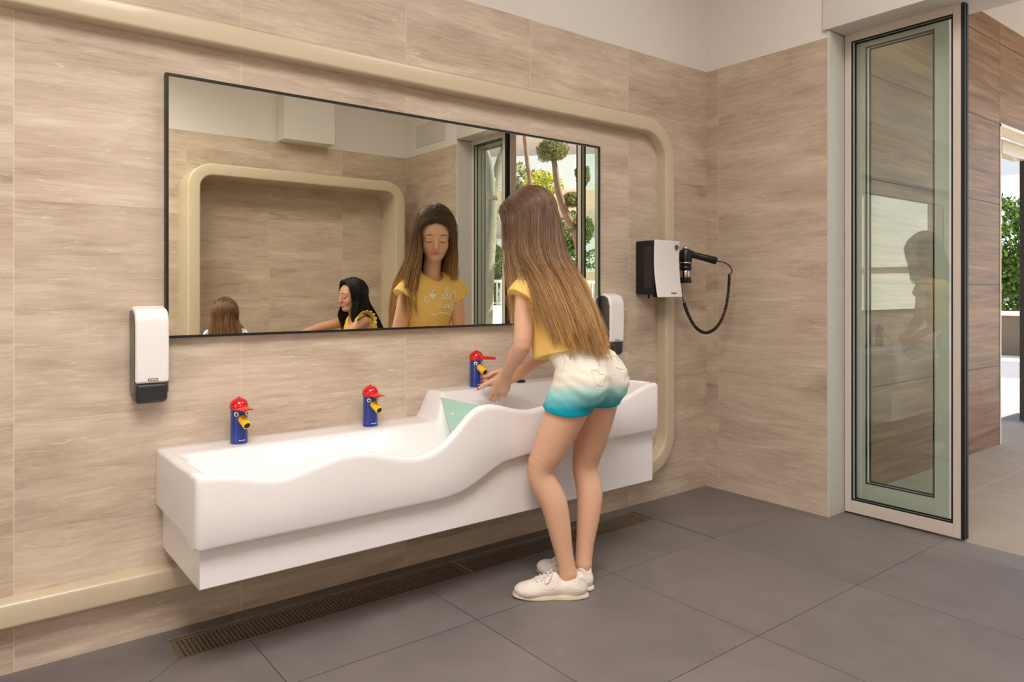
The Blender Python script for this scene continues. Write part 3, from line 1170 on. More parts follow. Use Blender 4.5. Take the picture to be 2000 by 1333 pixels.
# garden ground
struct(MB().box(9.4, 60, -60, 40, -0.12, -0.01).box(3.27, 9.4, -60, -2.7, -0.12, -0.005).build('floor_garden', plain('pale_gravel_paving', srgb(206, 198, 184), 0.85, var=0.1, scale=4)))
struct(MB().box(-30, XL - 0.13, -25, 25, -0.12, -0.01).build('floor_yard', M['floor_out']))
struct(MB().box(-5.3, -5.1, -12, 9, -0.02, 4.2).build('wall_bounce', M['out_white']))  # white wall added to catch sun and brighten the door glass reflections
# dark sliding leaf pushed open in the passage doorway, with its drive box
o = empty('passage_door', (6.55, -0.40, 0))
setp(o, 'dark grey door leaf standing in the doorway beyond the wood wall', 'door')
MB().box(0, 0.9, -0.02, 0.03, 0.012, 2.09).build('leaf', M['door_dark'], o, bevel=0.003)
MB().box(0.03, 0.05, -0.06, -0.02, 1.0, 1.04).build('door_handle', M['rubber'], o)
o = MB().box(6.0, 6.5, -0.43, -0.35, 2.02, 2.12).build('door_drive_box', M['cream'])
setp(o, 'cream drive box under the lintel of the far doorway', 'drive box')
# low garden wall beyond
o = MB().box(13.2, 13.5, 0.5, 5.0, -0.01, 0.62).build('garden_wall', plain('brown_render', srgb(120, 104, 86), 0.9))  # render in its own dark brown
setp(o, 'low brown garden wall with pale coping beyond the far doorway', 'garden wall')
MB().box(13.12, 13.58, 0.45, 5.05, 0.62, 0.68).build('coping', M['out_white'], o)


def leaves(name, blobs, n, size, mat, parent=None, seed=1, flat=0.5):
    r = np.random.default_rng(seed)
    vol = np.array([b_[3] * b_[4] * b_[5] for b_ in blobs]); vol = vol / vol.sum()
    V = []; F = []; tone = []
    for bi, b_ in enumerate(blobs):
        k = max(int(n * vol[bi]), 20)
        d = r.normal(size=(k, 3)); d /= np.linalg.norm(d, axis=1)[:, None]
        rad = r.uniform(0.55, 1.05, k) ** 0.6
        p = np.array(b_[:3]) + d * rad[:, None] * np.array(b_[3:6])
        a = r.normal(size=(k, 3)); a /= np.linalg.norm(a, axis=1)[:, None]
        c = np.cross(a, r.normal(size=(k, 3))); c /= np.linalg.norm(c, axis=1)[:, None]
        s_ = size * r.uniform(0.6, 1.3, k)[:, None]
        q = np.stack([p - a * s_, p + c * s_ * flat, p + a * s_, p - c * s_ * flat], 1)
        i0 = len(V)
        V.extend(q.reshape(-1, 3).tolist())
        F.extend([(i0 + 4 * i, i0 + 4 * i + 1, i0 + 4 * i + 2, i0 + 4 * i + 3) for i in range(k)])
        tone.extend(np.repeat(r.uniform(0, 1, k), 4).tolist())
    me = bpy.data.meshes.new(name)
    me.from_pydata(V, [], F)
    me.materials.append(mat)
    at = me.attributes.new('tone', 'FLOAT', 'POINT')
    at.data.foreach_set('value', tone)
    o = bpy.data.objects.new(name, me)
    C.objects.link(o)
    if parent is not None:
        o.parent = parent
    return o


def mpt(px, py, d):
    """point seen in the mirror (at y=-.02) at photo pixel px,py; d = depth behind the camera's mirror twin"""
    a = YAW + math.atan((px - 1000) / 1406.0)
    x = math.tan(a) * d
    zc = x * math.sin(YAW) + d * math.cos(YAW)
    return Vector((x, 2.31 - d, 1.03 - (py - 566) * zc / 1406.0))


def mscale(px, d):
    a = YAW + math.atan((px - 1000) / 1406.0)
    return (math.tan(a) * math.sin(YAW) + math.cos(YAW)) * d / 1406.0


def trunk(name, pts, rs, mat, parent=None):
    P = catmull([tuple(p) for p in pts], 24)
    R_ = np.interp(np.linspace(0, 1, 24), np.linspace(0, 1, len(rs)), rs)
    return MB().tube([tuple(p) for p in P], [float(v) for v in R_], 12).build(name, mat, parent, smooth=True)


# big pale trunk seen through the left door leaf in the mirror
d = 8.0
s = mscale(960, d)
g = mpt(945, 640, d); g.z = -0.02
o = empty('pale_tree', g)
setp(o, 'tree with thick pale grey forked trunk behind the garden railing', 'tree')
rel = lambda p: p - g
trunk('trunk', [rel(g), rel(mpt(952, 540, d)), rel(mpt(958, 440, d)), rel(mpt(962, 348, d))], [15 * s, 13 * s, 12.5 * s, 8 * s], M['bark'], o)
trunk('branch', [rel(mpt(960, 390, d)), rel(mpt(955, 322, d)), rel(mpt(945, 280, d)), rel(mpt(935, 200, d))], [11 * s, 8 * s, 5.5 * s, 4 * s], M['bark'], o)
trunk('branch', [rel(mpt(961, 390, d)), rel(mpt(974, 322, d)), rel(mpt(990, 270, d)), rel(mpt(1000, 190, d))], [11 * s, 8 * s, 5.5 * s, 4 * s], M['bark'], o)
blobs = []
for (px, py, r) in ((930, 130, 60), (1000, 120, 60), (1060, 150, 50)):
    p = rel(mpt(px, py, d)); blobs.append((p.x, p.y, p.z, r * s, r * s, r * s * .7))
leaves('foliage', blobs, 1500, 0.06, M['leaf_yellow'], o, 3)

# cloud-pruned olive in the opening
d = 7.2
s = mscale(1090, d)
g = mpt(1132, 640, d); g.z = -0.02
o = empty('olive_tree', g)
setp(o, 'cloud-pruned olive tree with a curved trunk and round leaf pads', 'tree')
trunk('trunk', [rel(g), rel(mpt(1138, 560, d)), rel(mpt(1128, 470, d)), rel(mpt(1104, 415, d)), rel(mpt(1090, 370, d)), rel(mpt(1083, 320, d)), rel(mpt(1079, 295, d))],
      [9 * s, 9 * s, 8.5 * s, 8 * s, 6.5 * s, 5.5 * s, 4 * s], M['bark2'], o)
trunk('branch', [rel(mpt(1104, 415, d)), rel(mpt(1110, 400, d)), rel(mpt(1122, 390, d)), rel(mpt(1132, 384, d))], [4 * s, 3 * s, 3 * s, 2 * s], M['bark2'], o)
trunk('branch', [rel(mpt(1116, 450, d)), rel(mpt(1118, 440, d)), rel(mpt(1126, 436, d)), rel(mpt(1136, 430, d))], [4 * s, 3 * s, 3 * s, 2 * s], M['bark2'], o)
for k, (px, py, rx, rz) in enumerate(((1080, 293, 32, 21), (1118, 390, 20, 15), (1126, 440, 19, 16), (1138, 345, 12, 22))):
    p = rel(mpt(px, py, d))
    bl = [(p.x, p.y, p.z, rx * s, rx * s, rz * s)]
    for q in range(7):
        bl.append((p.x + random.uniform(-1, 1) * rx * s * .8, p.y + random.uniform(-1, 1) * rx * s * .8, p.z + random.uniform(-.7, .7) * rz * s, rx * s * .4, rx * s * .4, rz * s * .45))
    leaves('leaf_pad', bl, 4200, 0.020, M['leaf_olive'], o, 20 + k, .35)

# thin leaning trunk behind
d = 9.2
s = mscale(1030, d)
g = mpt(1050, 640, d); g.z = -0.02
o = empty('slender_tree', g)
setp(o, 'slender leaning tree with a thin brown trunk left of the olive', 'tree')
trunk('trunk', [rel(g), rel(mpt(1045, 500, d)), rel(mpt(1036, 370, d)), rel(mpt(1029, 310, d)), rel(mpt(1022, 240, d)), rel(mpt(1016, 180, d))], [6 * s, 5.5 * s, 4.5 * s, 4.2 * s, 4 * s, 3 * s], M['bark2'], o)
p = rel(mpt(1012, 150, d))
leaves('foliage', [(p.x, p.y, p.z, 45 * s, 45 * s, 30 * s)], 700, 0.07, M['leaf_olive'], o, 9)

# shrubs behind
shrubs = [('yellow_shrub', 1050, 385, 45, 45, 11.0, 'leaf_yellow', 'yellow-green shrub glowing in the sun behind the olive trunk'),
          ('olive_shrub', 1020, 355, 30, 30, 13.0, 'leaf_olive', 'grey-green shrub beside the slender leaning trunk'),
          ('green_shrub', 938, 420, 26, 80, 12.0, 'leaf_yellow', 'tall yellow-green hedge plant left of the pale trunk'),
          ('low_shrub', 955, 520, 30, 45, 11.0, 'leaf_green', 'bright green low shrub behind the garden railing'),
          ('dark_shrub', 1115, 480, 45, 60, 11.5, 'leaf_green', 'dark green shrub low behind the olive tree')]
for k, (nm, px, py, rx, rz, d, mt_, lab) in enumerate(shrubs):
    s = mscale(px, d)
    p = mpt(px, py, d)
    bl = []
    for q in range(16):
        bl.append((p.x + random.uniform(-.8, .8) * rx * s, p.y + random.uniform(-.8, .8) * rx * s, p.z + random.uniform(-.9, .8) * rz * s, rx * s * .45, rx * s * .45, rz * s * .35))
    zz = p.z - rz * s
    while zz > 0.2:
        bl.append((p.x, p.y, zz, rx * s * .6, rx * s * .6, .35)); zz -= .35
    o = leaves(nm, bl, 8000, 0.034, M[mt_], None, 40 + k, .6)
    setp(o, lab, 'shrub')

# sunlit parapet with white railing
d0 = 10.2
A = mpt(925, 597, 9.6); B = mpt(1165, 597, 9.6)
A.z = 0; B.z = 0
o = empty('garden_parapet', A)
setp(o, 'low white sunlit garden wall below the white railing', 'garden wall')
hz = mpt(962, 597, 9.6).z
dirv = (B - A).normalized(); L_ = (B - A).length
nrm = Vector((-dirv.y, dirv.x, 0)) * 0.12


def slab(A_, dirv_, L__, nrm_, z0, z1):
    p = [A_ - nrm_, A_ + dirv_ * L__ - nrm_, A_ + dirv_ * L__ + nrm_, A_ + nrm_]
    V = [(q.x, q.y, z0) for q in p] + [(q.x, q.y, z1) for q in p]
    return V, [(0, 3, 2, 1), (4, 5, 6, 7), (0, 1, 5, 4), (1, 2, 6, 5), (2, 3, 7, 6), (3, 0, 4, 7)]


Z3 = Vector((0, 0, 0))
mesh_obj('wall_body', *slab(Z3, dirv, L_, nrm, -0.02, hz), M['out_white'], o)
o = empty('garden_railing', A)
setp(o, 'white metal railing with thin upright bars on the garden wall', 'railing')
hr = mpt(962, 549, 9.6).z
mesh_obj('top_rail', *slab(Z3, dirv, L_, nrm * 0.2, hr - 0.03, hr + 0.02), M['out_white'], o)
mesh_obj('bottom_rail', *slab(Z3, dirv, L_, nrm * 0.15, hz + 0.03, hz + 0.05), M['out_white'], o)
k = 0.05
while k < L_ and k < 6:
    b = MB()
    q = dirv * k
    b.tube([(q.x, q.y, hz), (q.x, q.y, hr)], 0.012, 8)
    b.build('bar', M['out_white'], o)
    k += 0.085

# building over the road, pale pink with a white floor band
p0 = mpt(900, 300, 22); p1 = mpt(1190, 300, 18)
p0.z = p1.z = 0
o = empty('apartment_building', p0)
setp(o, 'pale pink building with white balcony bands across the garden', 'building')
dv = (p1 - p0).normalized(); LL = (p1 - p0).length + 6
nv_ = Vector((-dv.y, dv.x, 0)) * 2
mesh_obj('wall_body', *slab(-dv * 3, dv, LL, nv_, 0, 14), M['out_wall'], o)
for zz in (1.6, 4.3, 7.2, 10.1):
    mesh_obj('balcony_band', *slab(-dv * 3, dv, LL, nv_ * 1.25, zz, zz + 1.1), M['out_white'], o)

# bush and a parked grey car far beyond the passage doorway, only a sliver in view
def dpt(px, py, depth):
    x, z = pix(px, py, depth)
    return Vector((x, -2.35 + depth, z))


p = dpt(1972, 440, 4.9)
p.z -= 0.15
bl = [(p.x + random.uniform(-.8, .8), p.y + random.uniform(-1, 1), p.z + random.uniform(-.9, .55), .6, .6, .45) for _ in range(16)]
bl += [(p.x, p.y, 0.4 + .5 * i, .7, .9, .4) for i in range(3)]
p = p + Vector((1.2, 0.4, 0)); bl = [(q[0] + 1.6, q[1] + .5, q[2], q[3], q[4], q[5]) for q in bl]
o = leaves('garden_bush', bl, 16000, 0.05, M['leaf_green'], None, 77, .6)
setp(o, 'leafy green bush beyond the far doorway at the right edge', 'shrub')

xa, za = pix(1972, 357, 4.0)
xb, zb_ = pix(1972, 303, 4.0)
o = MB().box(xa - 0.8, xa + 1.2, 0.9, 3.4, za, zb_ + 0.1).build('garden_canopy', M['out_white'], bevel=0.01)
setp(o, 'white flat canopy edge above the bush beyond the far doorway', 'canopy')
for yy in (1.0, 3.3):
    MB().tube([(xa + 0.9, yy, -0.01), (xa + 0.9, yy, za)], 0.05, 12).build('post', M['out_white'], o)
# ------------------------------------------------------------------ figures: smooth implicit bodies meshed once
class SDF:
    def __init__(self, lo, hi, h):
        self.lo = np.array(lo, float)
        self.h = h
        self.n = np.ceil((np.array(hi, float) - self.lo) / h).astype(int) + 1
        self.F = np.full(tuple(self.n), 1.0, np.float32)

    def _win(self, lo, hi):
        a = np.clip(np.floor((np.array(lo) - self.lo) / self.h).astype(int), 0, self.n)
        b = np.clip(np.ceil((np.array(hi) - self.lo) / self.h).astype(int) + 1, 0, self.n)
        if np.any(b <= a): return None
        ax = [self.lo[k] + self.h * np.arange(a[k], b[k]) for k in range(3)]
        return (slice(a[0], b[0]), slice(a[1], b[1]), slice(a[2], b[2])), np.meshgrid(*ax, indexing='ij', sparse=True)

    def _merge(self, sl, d, k, op):
        A = self.F[sl]
        if op == 'sub':
            d = -d
            h = np.clip(0.5 - 0.5 * (d - A) / k, 0, 1) if k else None
            # smooth max
            self.F[sl] = (A + (d - A) * np.clip(0.5 + 0.5 * (d - A) / k, 0, 1) + k * np.clip(0.5 + 0.5 * (d - A) / k, 0, 1) * (1 - np.clip(0.5 + 0.5 * (d - A) / k, 0, 1))) if k else np.maximum(A, d)
        else:
            if k:
                t_ = np.clip(0.5 + 0.5 * (A - d) / k, 0, 1)
                self.F[sl] = A + (d - A) * t_ - k * t_ * (1 - t_)
            else:
                self.F[sl] = np.minimum(A, d)

    def cap(self, a, b, ra, rb, k=0.012, op='add', flat=None):
        """tapered limb; flat=(direction, factor) squashes the cross-section along direction"""
        a = np.array(a, float); b = np.array(b, float)
        m = max(ra, rb) + max(k, 0.005) * 2 + 0.01
        w = self._win(np.minimum(a, b) - m, np.maximum(a, b) + m)
        if w is None: return
        sl, (X, Y, Z) = w
        ab = b - a
        L2 = float(ab @ ab) + 1e-12
        t_ = np.clip(((X - a[0]) * ab[0] + (Y - a[1]) * ab[1] + (Z - a[2]) * ab[2]) / L2, 0, 1)
        dx, dy, dz = X - a[0] - t_ * ab[0], Y - a[1] - t_ * ab[1], Z - a[2] - t_ * ab[2]
        d2 = dx * dx + dy * dy + dz * dz
        if flat is not None:
            f = np.array(flat[0], float); f /= np.linalg.norm(f)
            q = dx * f[0] + dy * f[1] + dz * f[2]
            d2 = d2 + q * q * (1 / flat[1] ** 2 - 1)
        d = (np.sqrt(d2) - (ra + (rb - ra) * t_)).astype(np.float32)
        self._merge(sl, d, k, op)

    def limb(self, pts, rads, k=0.012, n=18):
        """smooth tapered tube through the points, joined to the rest in one go"""
        P = catmull([tuple(q) for q in pts], n)
        R_ = catmull([(q, 0, 0) for q in rads], n)[:, 0]
        m = max(rads) + k * 2 + 0.012
        w = self._win(P.min(0) - m, P.max(0) + m)
        if w is None: return
        sl, (X, Y, Z) = w
        best = None
        for i in range(n - 1):
            a, c = P[i], P[i + 1]; ab = c - a; L2 = float(ab @ ab) + 1e-12
            t_ = np.clip(((X - a[0]) * ab[0] + (Y - a[1]) * ab[1] + (Z - a[2]) * ab[2]) / L2, 0, 1)
            dx, dy, dz = X - a[0] - t_ * ab[0], Y - a[1] - t_ * ab[1], Z - a[2] - t_ * ab[2]
            d = (np.sqrt(dx * dx + dy * dy + dz * dz) - (R_[i] + (R_[i + 1] - R_[i]) * t_)).astype(np.float32)
            best = d if best is None else np.minimum(best, d)
        self._merge(sl, best, k, 'add')

    def ell(self, c, r, R=None, k=0.015, op='add'):
        c = np.array(c, float); r = np.array(r, float)
        m = r.max() + 2 * max(k, 0.005) + 0.012
        w = self._win(c - m, c + m)
        if w is None: return
        sl, (X, Y, Z) = w
        dx, dy, dz = X - c[0], Y - c[1], Z - c[2]
        if R is None: R = np.eye(3)
        R = np.array(R)          # columns are the local axes
        u = [(dx * R[0, i] + dy * R[1, i] + dz * R[2, i]) for i in range(3)]
        k0 = np.sqrt((u[0] / r[0]) ** 2 + (u[1] / r[1]) ** 2 + (u[2] / r[2]) ** 2) + 1e-9
        k1 = np.sqrt((u[0] / r[0] ** 2) ** 2 + (u[1] / r[1] ** 2) ** 2 + (u[2] / r[2] ** 2) ** 2) + 1e-9
        d = (k0 * (k0 - 1) / k1).astype(np.float32)
        self._merge(sl, d, k, op)

    def cut(self, p, nrm):
        """keeps the side the normal points away from"""
        nrm = np.array(nrm, float); nrm /= np.linalg.norm(nrm)
        ax = [self.lo[k] + self.h * np.arange(self.n[k]) for k in range(3)]
        X, Y, Z = np.meshgrid(*ax, indexing='ij', sparse=True)
        d = (X - p[0]) * nrm[0] + (Y - p[1]) * nrm[1] + (Z - p[2]) * nrm[2]
        self.F = np.maximum(self.F, d.astype(np.float32))

    def shell(self, th):
        self.F = np.maximum(self.F, -(self.F + th))

    def ripple(self, fn):
        ax = [self.lo[k] + self.h * np.arange(self.n[k]) for k in range(3)]
        X, Y, Z = np.meshgrid(*ax, indexing='ij', sparse=True)
        self.F = (self.F + fn(X, Y, Z)).astype(np.float32)

    def surface(self):
        F = self.F
        S = F < 0
        n = np.array(F.shape) - 1
        cnt = np.zeros(tuple(n), np.int8)
        for i in (0, 1):
            for j in (0, 1):
                for k in (0, 1):
                    cnt += S[i:i + n[0], j:j + n[1], k:k + n[2]]
        act = np.argwhere((cnt > 0) & (cnt < 8))
        idx = np.full(tuple(n), -1, np.int32)
        idx[act[:, 0], act[:, 1], act[:, 2]] = np.arange(len(act))
        corner = {}
        for i in (0, 1):
            for j in (0, 1):
                for k in (0, 1):
                    corner[(i, j, k)] = F[act[:, 0] + i, act[:, 1] + j, act[:, 2] + k].astype(float)
        P = np.zeros((len(act), 3)); W = np.zeros(len(act))
        for ax in range(3):
            for u in (0, 1):
                for v in (0, 1):
                    a = [0, 0, 0]; o_ = [q for q in range(3) if q != ax]
                    a[o_[0]] = u; a[o_[1]] = v
                    b = list(a); b[ax] = 1
                    fa, fb = corner[tuple(a)], corner[tuple(b)]
                    m = (fa < 0) != (fb < 0)
                    t_ = np.where(m, fa / np.where(m, fa - fb, 1), 0)
                    for q in range(3):
                        P[:, q] += np.where(m, a[q] + (t_ if q == ax else 0), 0)
                    W += m
        P = P / W[:, None] + act
        V = self.lo + P * self.h
        faces = []
        for ax in range(3):
            o_ = [q for q in range(3) if q != ax]
            sl0 = [slice(1, n[q]) for q in range(3)]; sl1 = [slice(1, n[q]) for q in range(3)]
            sl0[ax] = slice(0, n[ax]); sl1[ax] = slice(1, n[ax] + 1)
            A, B = S[tuple(sl0)], S[tuple(sl1)]
            e = np.argwhere(A != B)
            if not len(e): continue
            sg = A[e[:, 0], e[:, 1], e[:, 2]]
            e = e + 1; e[:, ax] -= 1
            def at(du, dv):
                q = e.copy(); q[:, o_[0]] -= du; q[:, o_[1]] -= dv
                return idx[q[:, 0], q[:, 1], q[:, 2]]
            f = np.stack([at(1, 1), at(0, 1), at(0, 0), at(1, 0)], 1)
            flip = sg if ax != 1 else ~sg
            f = np.where(flip[:, None], f, f[:, ::-1])
            faces.append(f)
        Fc = np.vstack(faces)
        Fc = Fc[(Fc >= 0).all(1)]
        return V, Fc


def np_mesh(name, V, Fc, mat, parent=None, loc=(0, 0, 0), tone=None, relax=0):
    V = V.copy()
    if relax:
        a = np.concatenate([Fc[:, i] for i in range(4)] * 2)
        b = np.concatenate([Fc[:, (i + 1) % 4] for i in range(4)] + [Fc[:, (i - 1) % 4] for i in range(4)])
        for it in range(relax):
            s_ = np.zeros_like(V); c_ = np.zeros(len(V))
            for q in range(3): s_[:, q] = np.bincount(a, V[b, q], len(V))
            c_ = np.bincount(a, minlength=len(V))
            f = 0.5 if it % 2 == 0 else -0.52
            V = V + f * (s_ / np.maximum(c_, 1)[:, None] - V)
    me = bpy.data.meshes.new(name)
    k = Fc.shape[1]
    me.vertices.add(len(V)); me.vertices.foreach_set('co', (V - np.array(loc)).astype(np.float32).ravel())
    me.loops.add(len(Fc) * k); me.loops.foreach_set('vertex_index', Fc.astype(np.int32).ravel())
    me.polygons.add(len(Fc)); me.polygons.foreach_set('loop_start', np.arange(0, len(Fc) * k, k, dtype=np.int32))
    me.polygons.foreach_set('use_smooth', np.ones(len(Fc), bool))
    me.update(calc_edges=True)
    me.materials.append(mat)
    if tone is not None:
        at = me.color_attributes.new('tone', 'FLOAT_COLOR', 'POINT')
        c = np.ones((len(V), 4), np.float32); c[:, :3] = tone
        at.data.foreach_set('color', c.ravel())
    o = bpy.data.objects.new(name, me)
    C.objects.link(o)
    if parent is not None: o.parent = parent
    return o


def nrmd(v):
    v = np.array(v, float)
    return v / np.linalg.norm(v)


class Frame:
    """head frame: X right of the person, Y where the face points, Z up through the crown"""
    def __init__(self, c, az, pitch, roll=0.0, s=1.0):
        f = np.array([math.cos(pitch) * math.sin(az), math.cos(pitch) * math.cos(az), math.sin(pitch)])
        r = np.array([math.cos(az), -math.sin(az), 0])
        u = np.cross(r, f)
        if roll:
            r, u = r * math.cos(roll) + u * math.sin(roll), u * math.cos(roll) - r * math.sin(roll)
        self.R = np.stack([r, f, u], 1); self.c = np.array(c, float); self.s = s

    def __call__(self, x, y, z):
        return self.c + self.R @ (np.array([x, y, z]) * self.s)


def head(S, H):
    s = H.s
    def E(c, r, k=0.012, op='add'): S.ell(H(*c), np.array(r) * s, H.R, k * s, op)
    def K(a, b, ra, rb, k=0.008, op='add'): S.cap(H(*a), H(*b), ra * s, rb * s, k * s, op)
    E((0, -0.018, 0.032), (0.070, 0.086, 0.076), 0.02)
    E((0, 0.030, 0.010), (0.060, 0.055, 0.070), 0.02)
    E((0, 0.030, -0.045), (0.052, 0.048, 0.050), 0.02)
    E((0, 0.058, -0.088), (0.022, 0.020, 0.017), 0.022)
    for q in (-1, 1):
        E((q * 0.034, 0.056, -0.034), (0.020, 0.018, 0.022), 0.016)
        K((q * 0.055, 0.0, -0.045), (q * 0.022, 0.045, -0.092), 0.014, 0.012, 0.02)
        E((q * 0.031, 0.088, 0.000), (0.015, 0.010, 0.009), 0.010, 'sub')
        E((q * 0.031, 0.0735, -0.003), (0.0145, 0.0115, 0.0105), 0.004)
        E((q * 0.071, -0.004, -0.010), (0.007, 0.016, 0.027), 0.006)
        E((q * 0.011, 0.089, -0.034), (0.006, 0.007, 0.0055), 0.005)
    K((-0.036, 0.069, 0.017), (0.036, 0.069, 0.017), 0.0125, 0.0125, 0.012)
    K((0, 0.080, 0.008), (0, 0.096, -0.028), 0.0065, 0.0085, 0.008)
    E((0, 0.097, -0.031), (0.0085, 0.008, 0.007), 0.005)
    K((-0.015, 0.0785, -0.058), (0, 0.0835, -0.0565), 0.0042, 0.0050, 0.005)
    K((0.015, 0.0785, -0.058), (0, 0.0835, -0.0565), 0.0042, 0.0050, 0.005)
    K((-0.013, 0.0780, -0.0665), (0.013, 0.0780, -0.0665), 0.0056, 0.0056, 0.005)


def skin_tone(V, H, base, lip, hands=(), extra=()):
    T = np.tile(np.array(base[:3]), (len(V), 1))
    L = (V - H.c) @ H.R / H.s
    def m(c, r, soft=0.3):
        q = np.sqrt((((L - np.array(c)) / np.array(r)) ** 2).sum(1))
        return np.clip((1 + soft - q) / (2 * soft), 0, 1)[:, None]
    for q in (-1, 1):
        T = T * (1 - 0.15 * m((q * 0.036, 0.075, -0.036), (0.018, 0.02, 0.014), 0.6) * np.array([0.0, 1, 1]))
        # lid crease and lash line
        T = T * (1 - 0.75 * m((q * 0.031, 0.086, -0.0105), (0.0145, 0.008, 0.0022), 0.5))
        T = T * (1 - 0.45 * m((q * 0.033, 0.085, 0.0215), (0.0165, 0.014, 0.0030), 0.5))
        T = T * (1 - 0.3 * m((q * 0.031, 0.085, 0.0065), (0.0145, 0.012, 0.0020), 0.5))
    T = T * (1 - 0.10 * m((0, 0.097, -0.034), (0.012, 0.012, 0.009), 0.6) * np.array([0.0, 1, 1]))
    lm = m((0, 0.083, -0.0615), (0.0185, 0.012, 0.0085), 0.25)
    T = T * (1 - lm) + lm * np.array(lip[:3])
    T = T * (1 - 0.6 * m((0, 0.084, -0.0612), (0.0170, 0.012, 0.0012), 0.5))
    return np.clip(T, 0, 1)


def hand(S, wrist, knuck, across, back, lens, curl, spread=0.012, rf=0.0070, thumb=None, k=0.006, w=0.0165):
    """wrist, middle of the knuckle row, axis across the row (index first -> little last), normal of the back"""
    wrist, knuck = np.array(wrist, float), np.array(knuck, float)
    ac = nrmd(across); bk = nrmd(back)
    d = nrmd(knuck - wrist)
    tips = []
    for i in range(4):
        off = (i - 1.5) * w
        kp = knuck + ac * off - d * abs(i - 1.2) * 0.004
        S.cap(wrist + ac * off * 0.45, kp, 0.0150, 0.0108, 0.010, flat=None)
        dirv_ = nrmd(d + ac * (i - 1.5) * spread * 8)
        p = kp
        L = lens[i]
        ang = 0
        r0 = rf * (1.0 if i < 3 else 0.88)
        for j, (fr, rr) in enumerate(((0.45, 1.08), (0.30, 1.0), (0.25, 0.88))):
            ang += curl[j]
            dd = nrmd(dirv_ * math.cos(ang) - bk * math.sin(ang))
            q = p + dd * L * fr
            S.cap(p, q, r0 * rr * 1.04, r0 * rr * 0.93, 0.0025)
            p = q
        tips.append((p, dd))
    if thumb is not None:
        b0, b1, b2, b3 = [np.array(t_) for t_ in thumb]
        S.cap(b0, b1, 0.0125, 0.0100, 0.010)
        S.cap(b1, b2, 0.0090, 0.0080, 0.003)
        S.cap(b2, b3, 0.0080, 0.0066, 0.003)
        tips.append((b3, nrmd(b3 - b2)))
    return tips


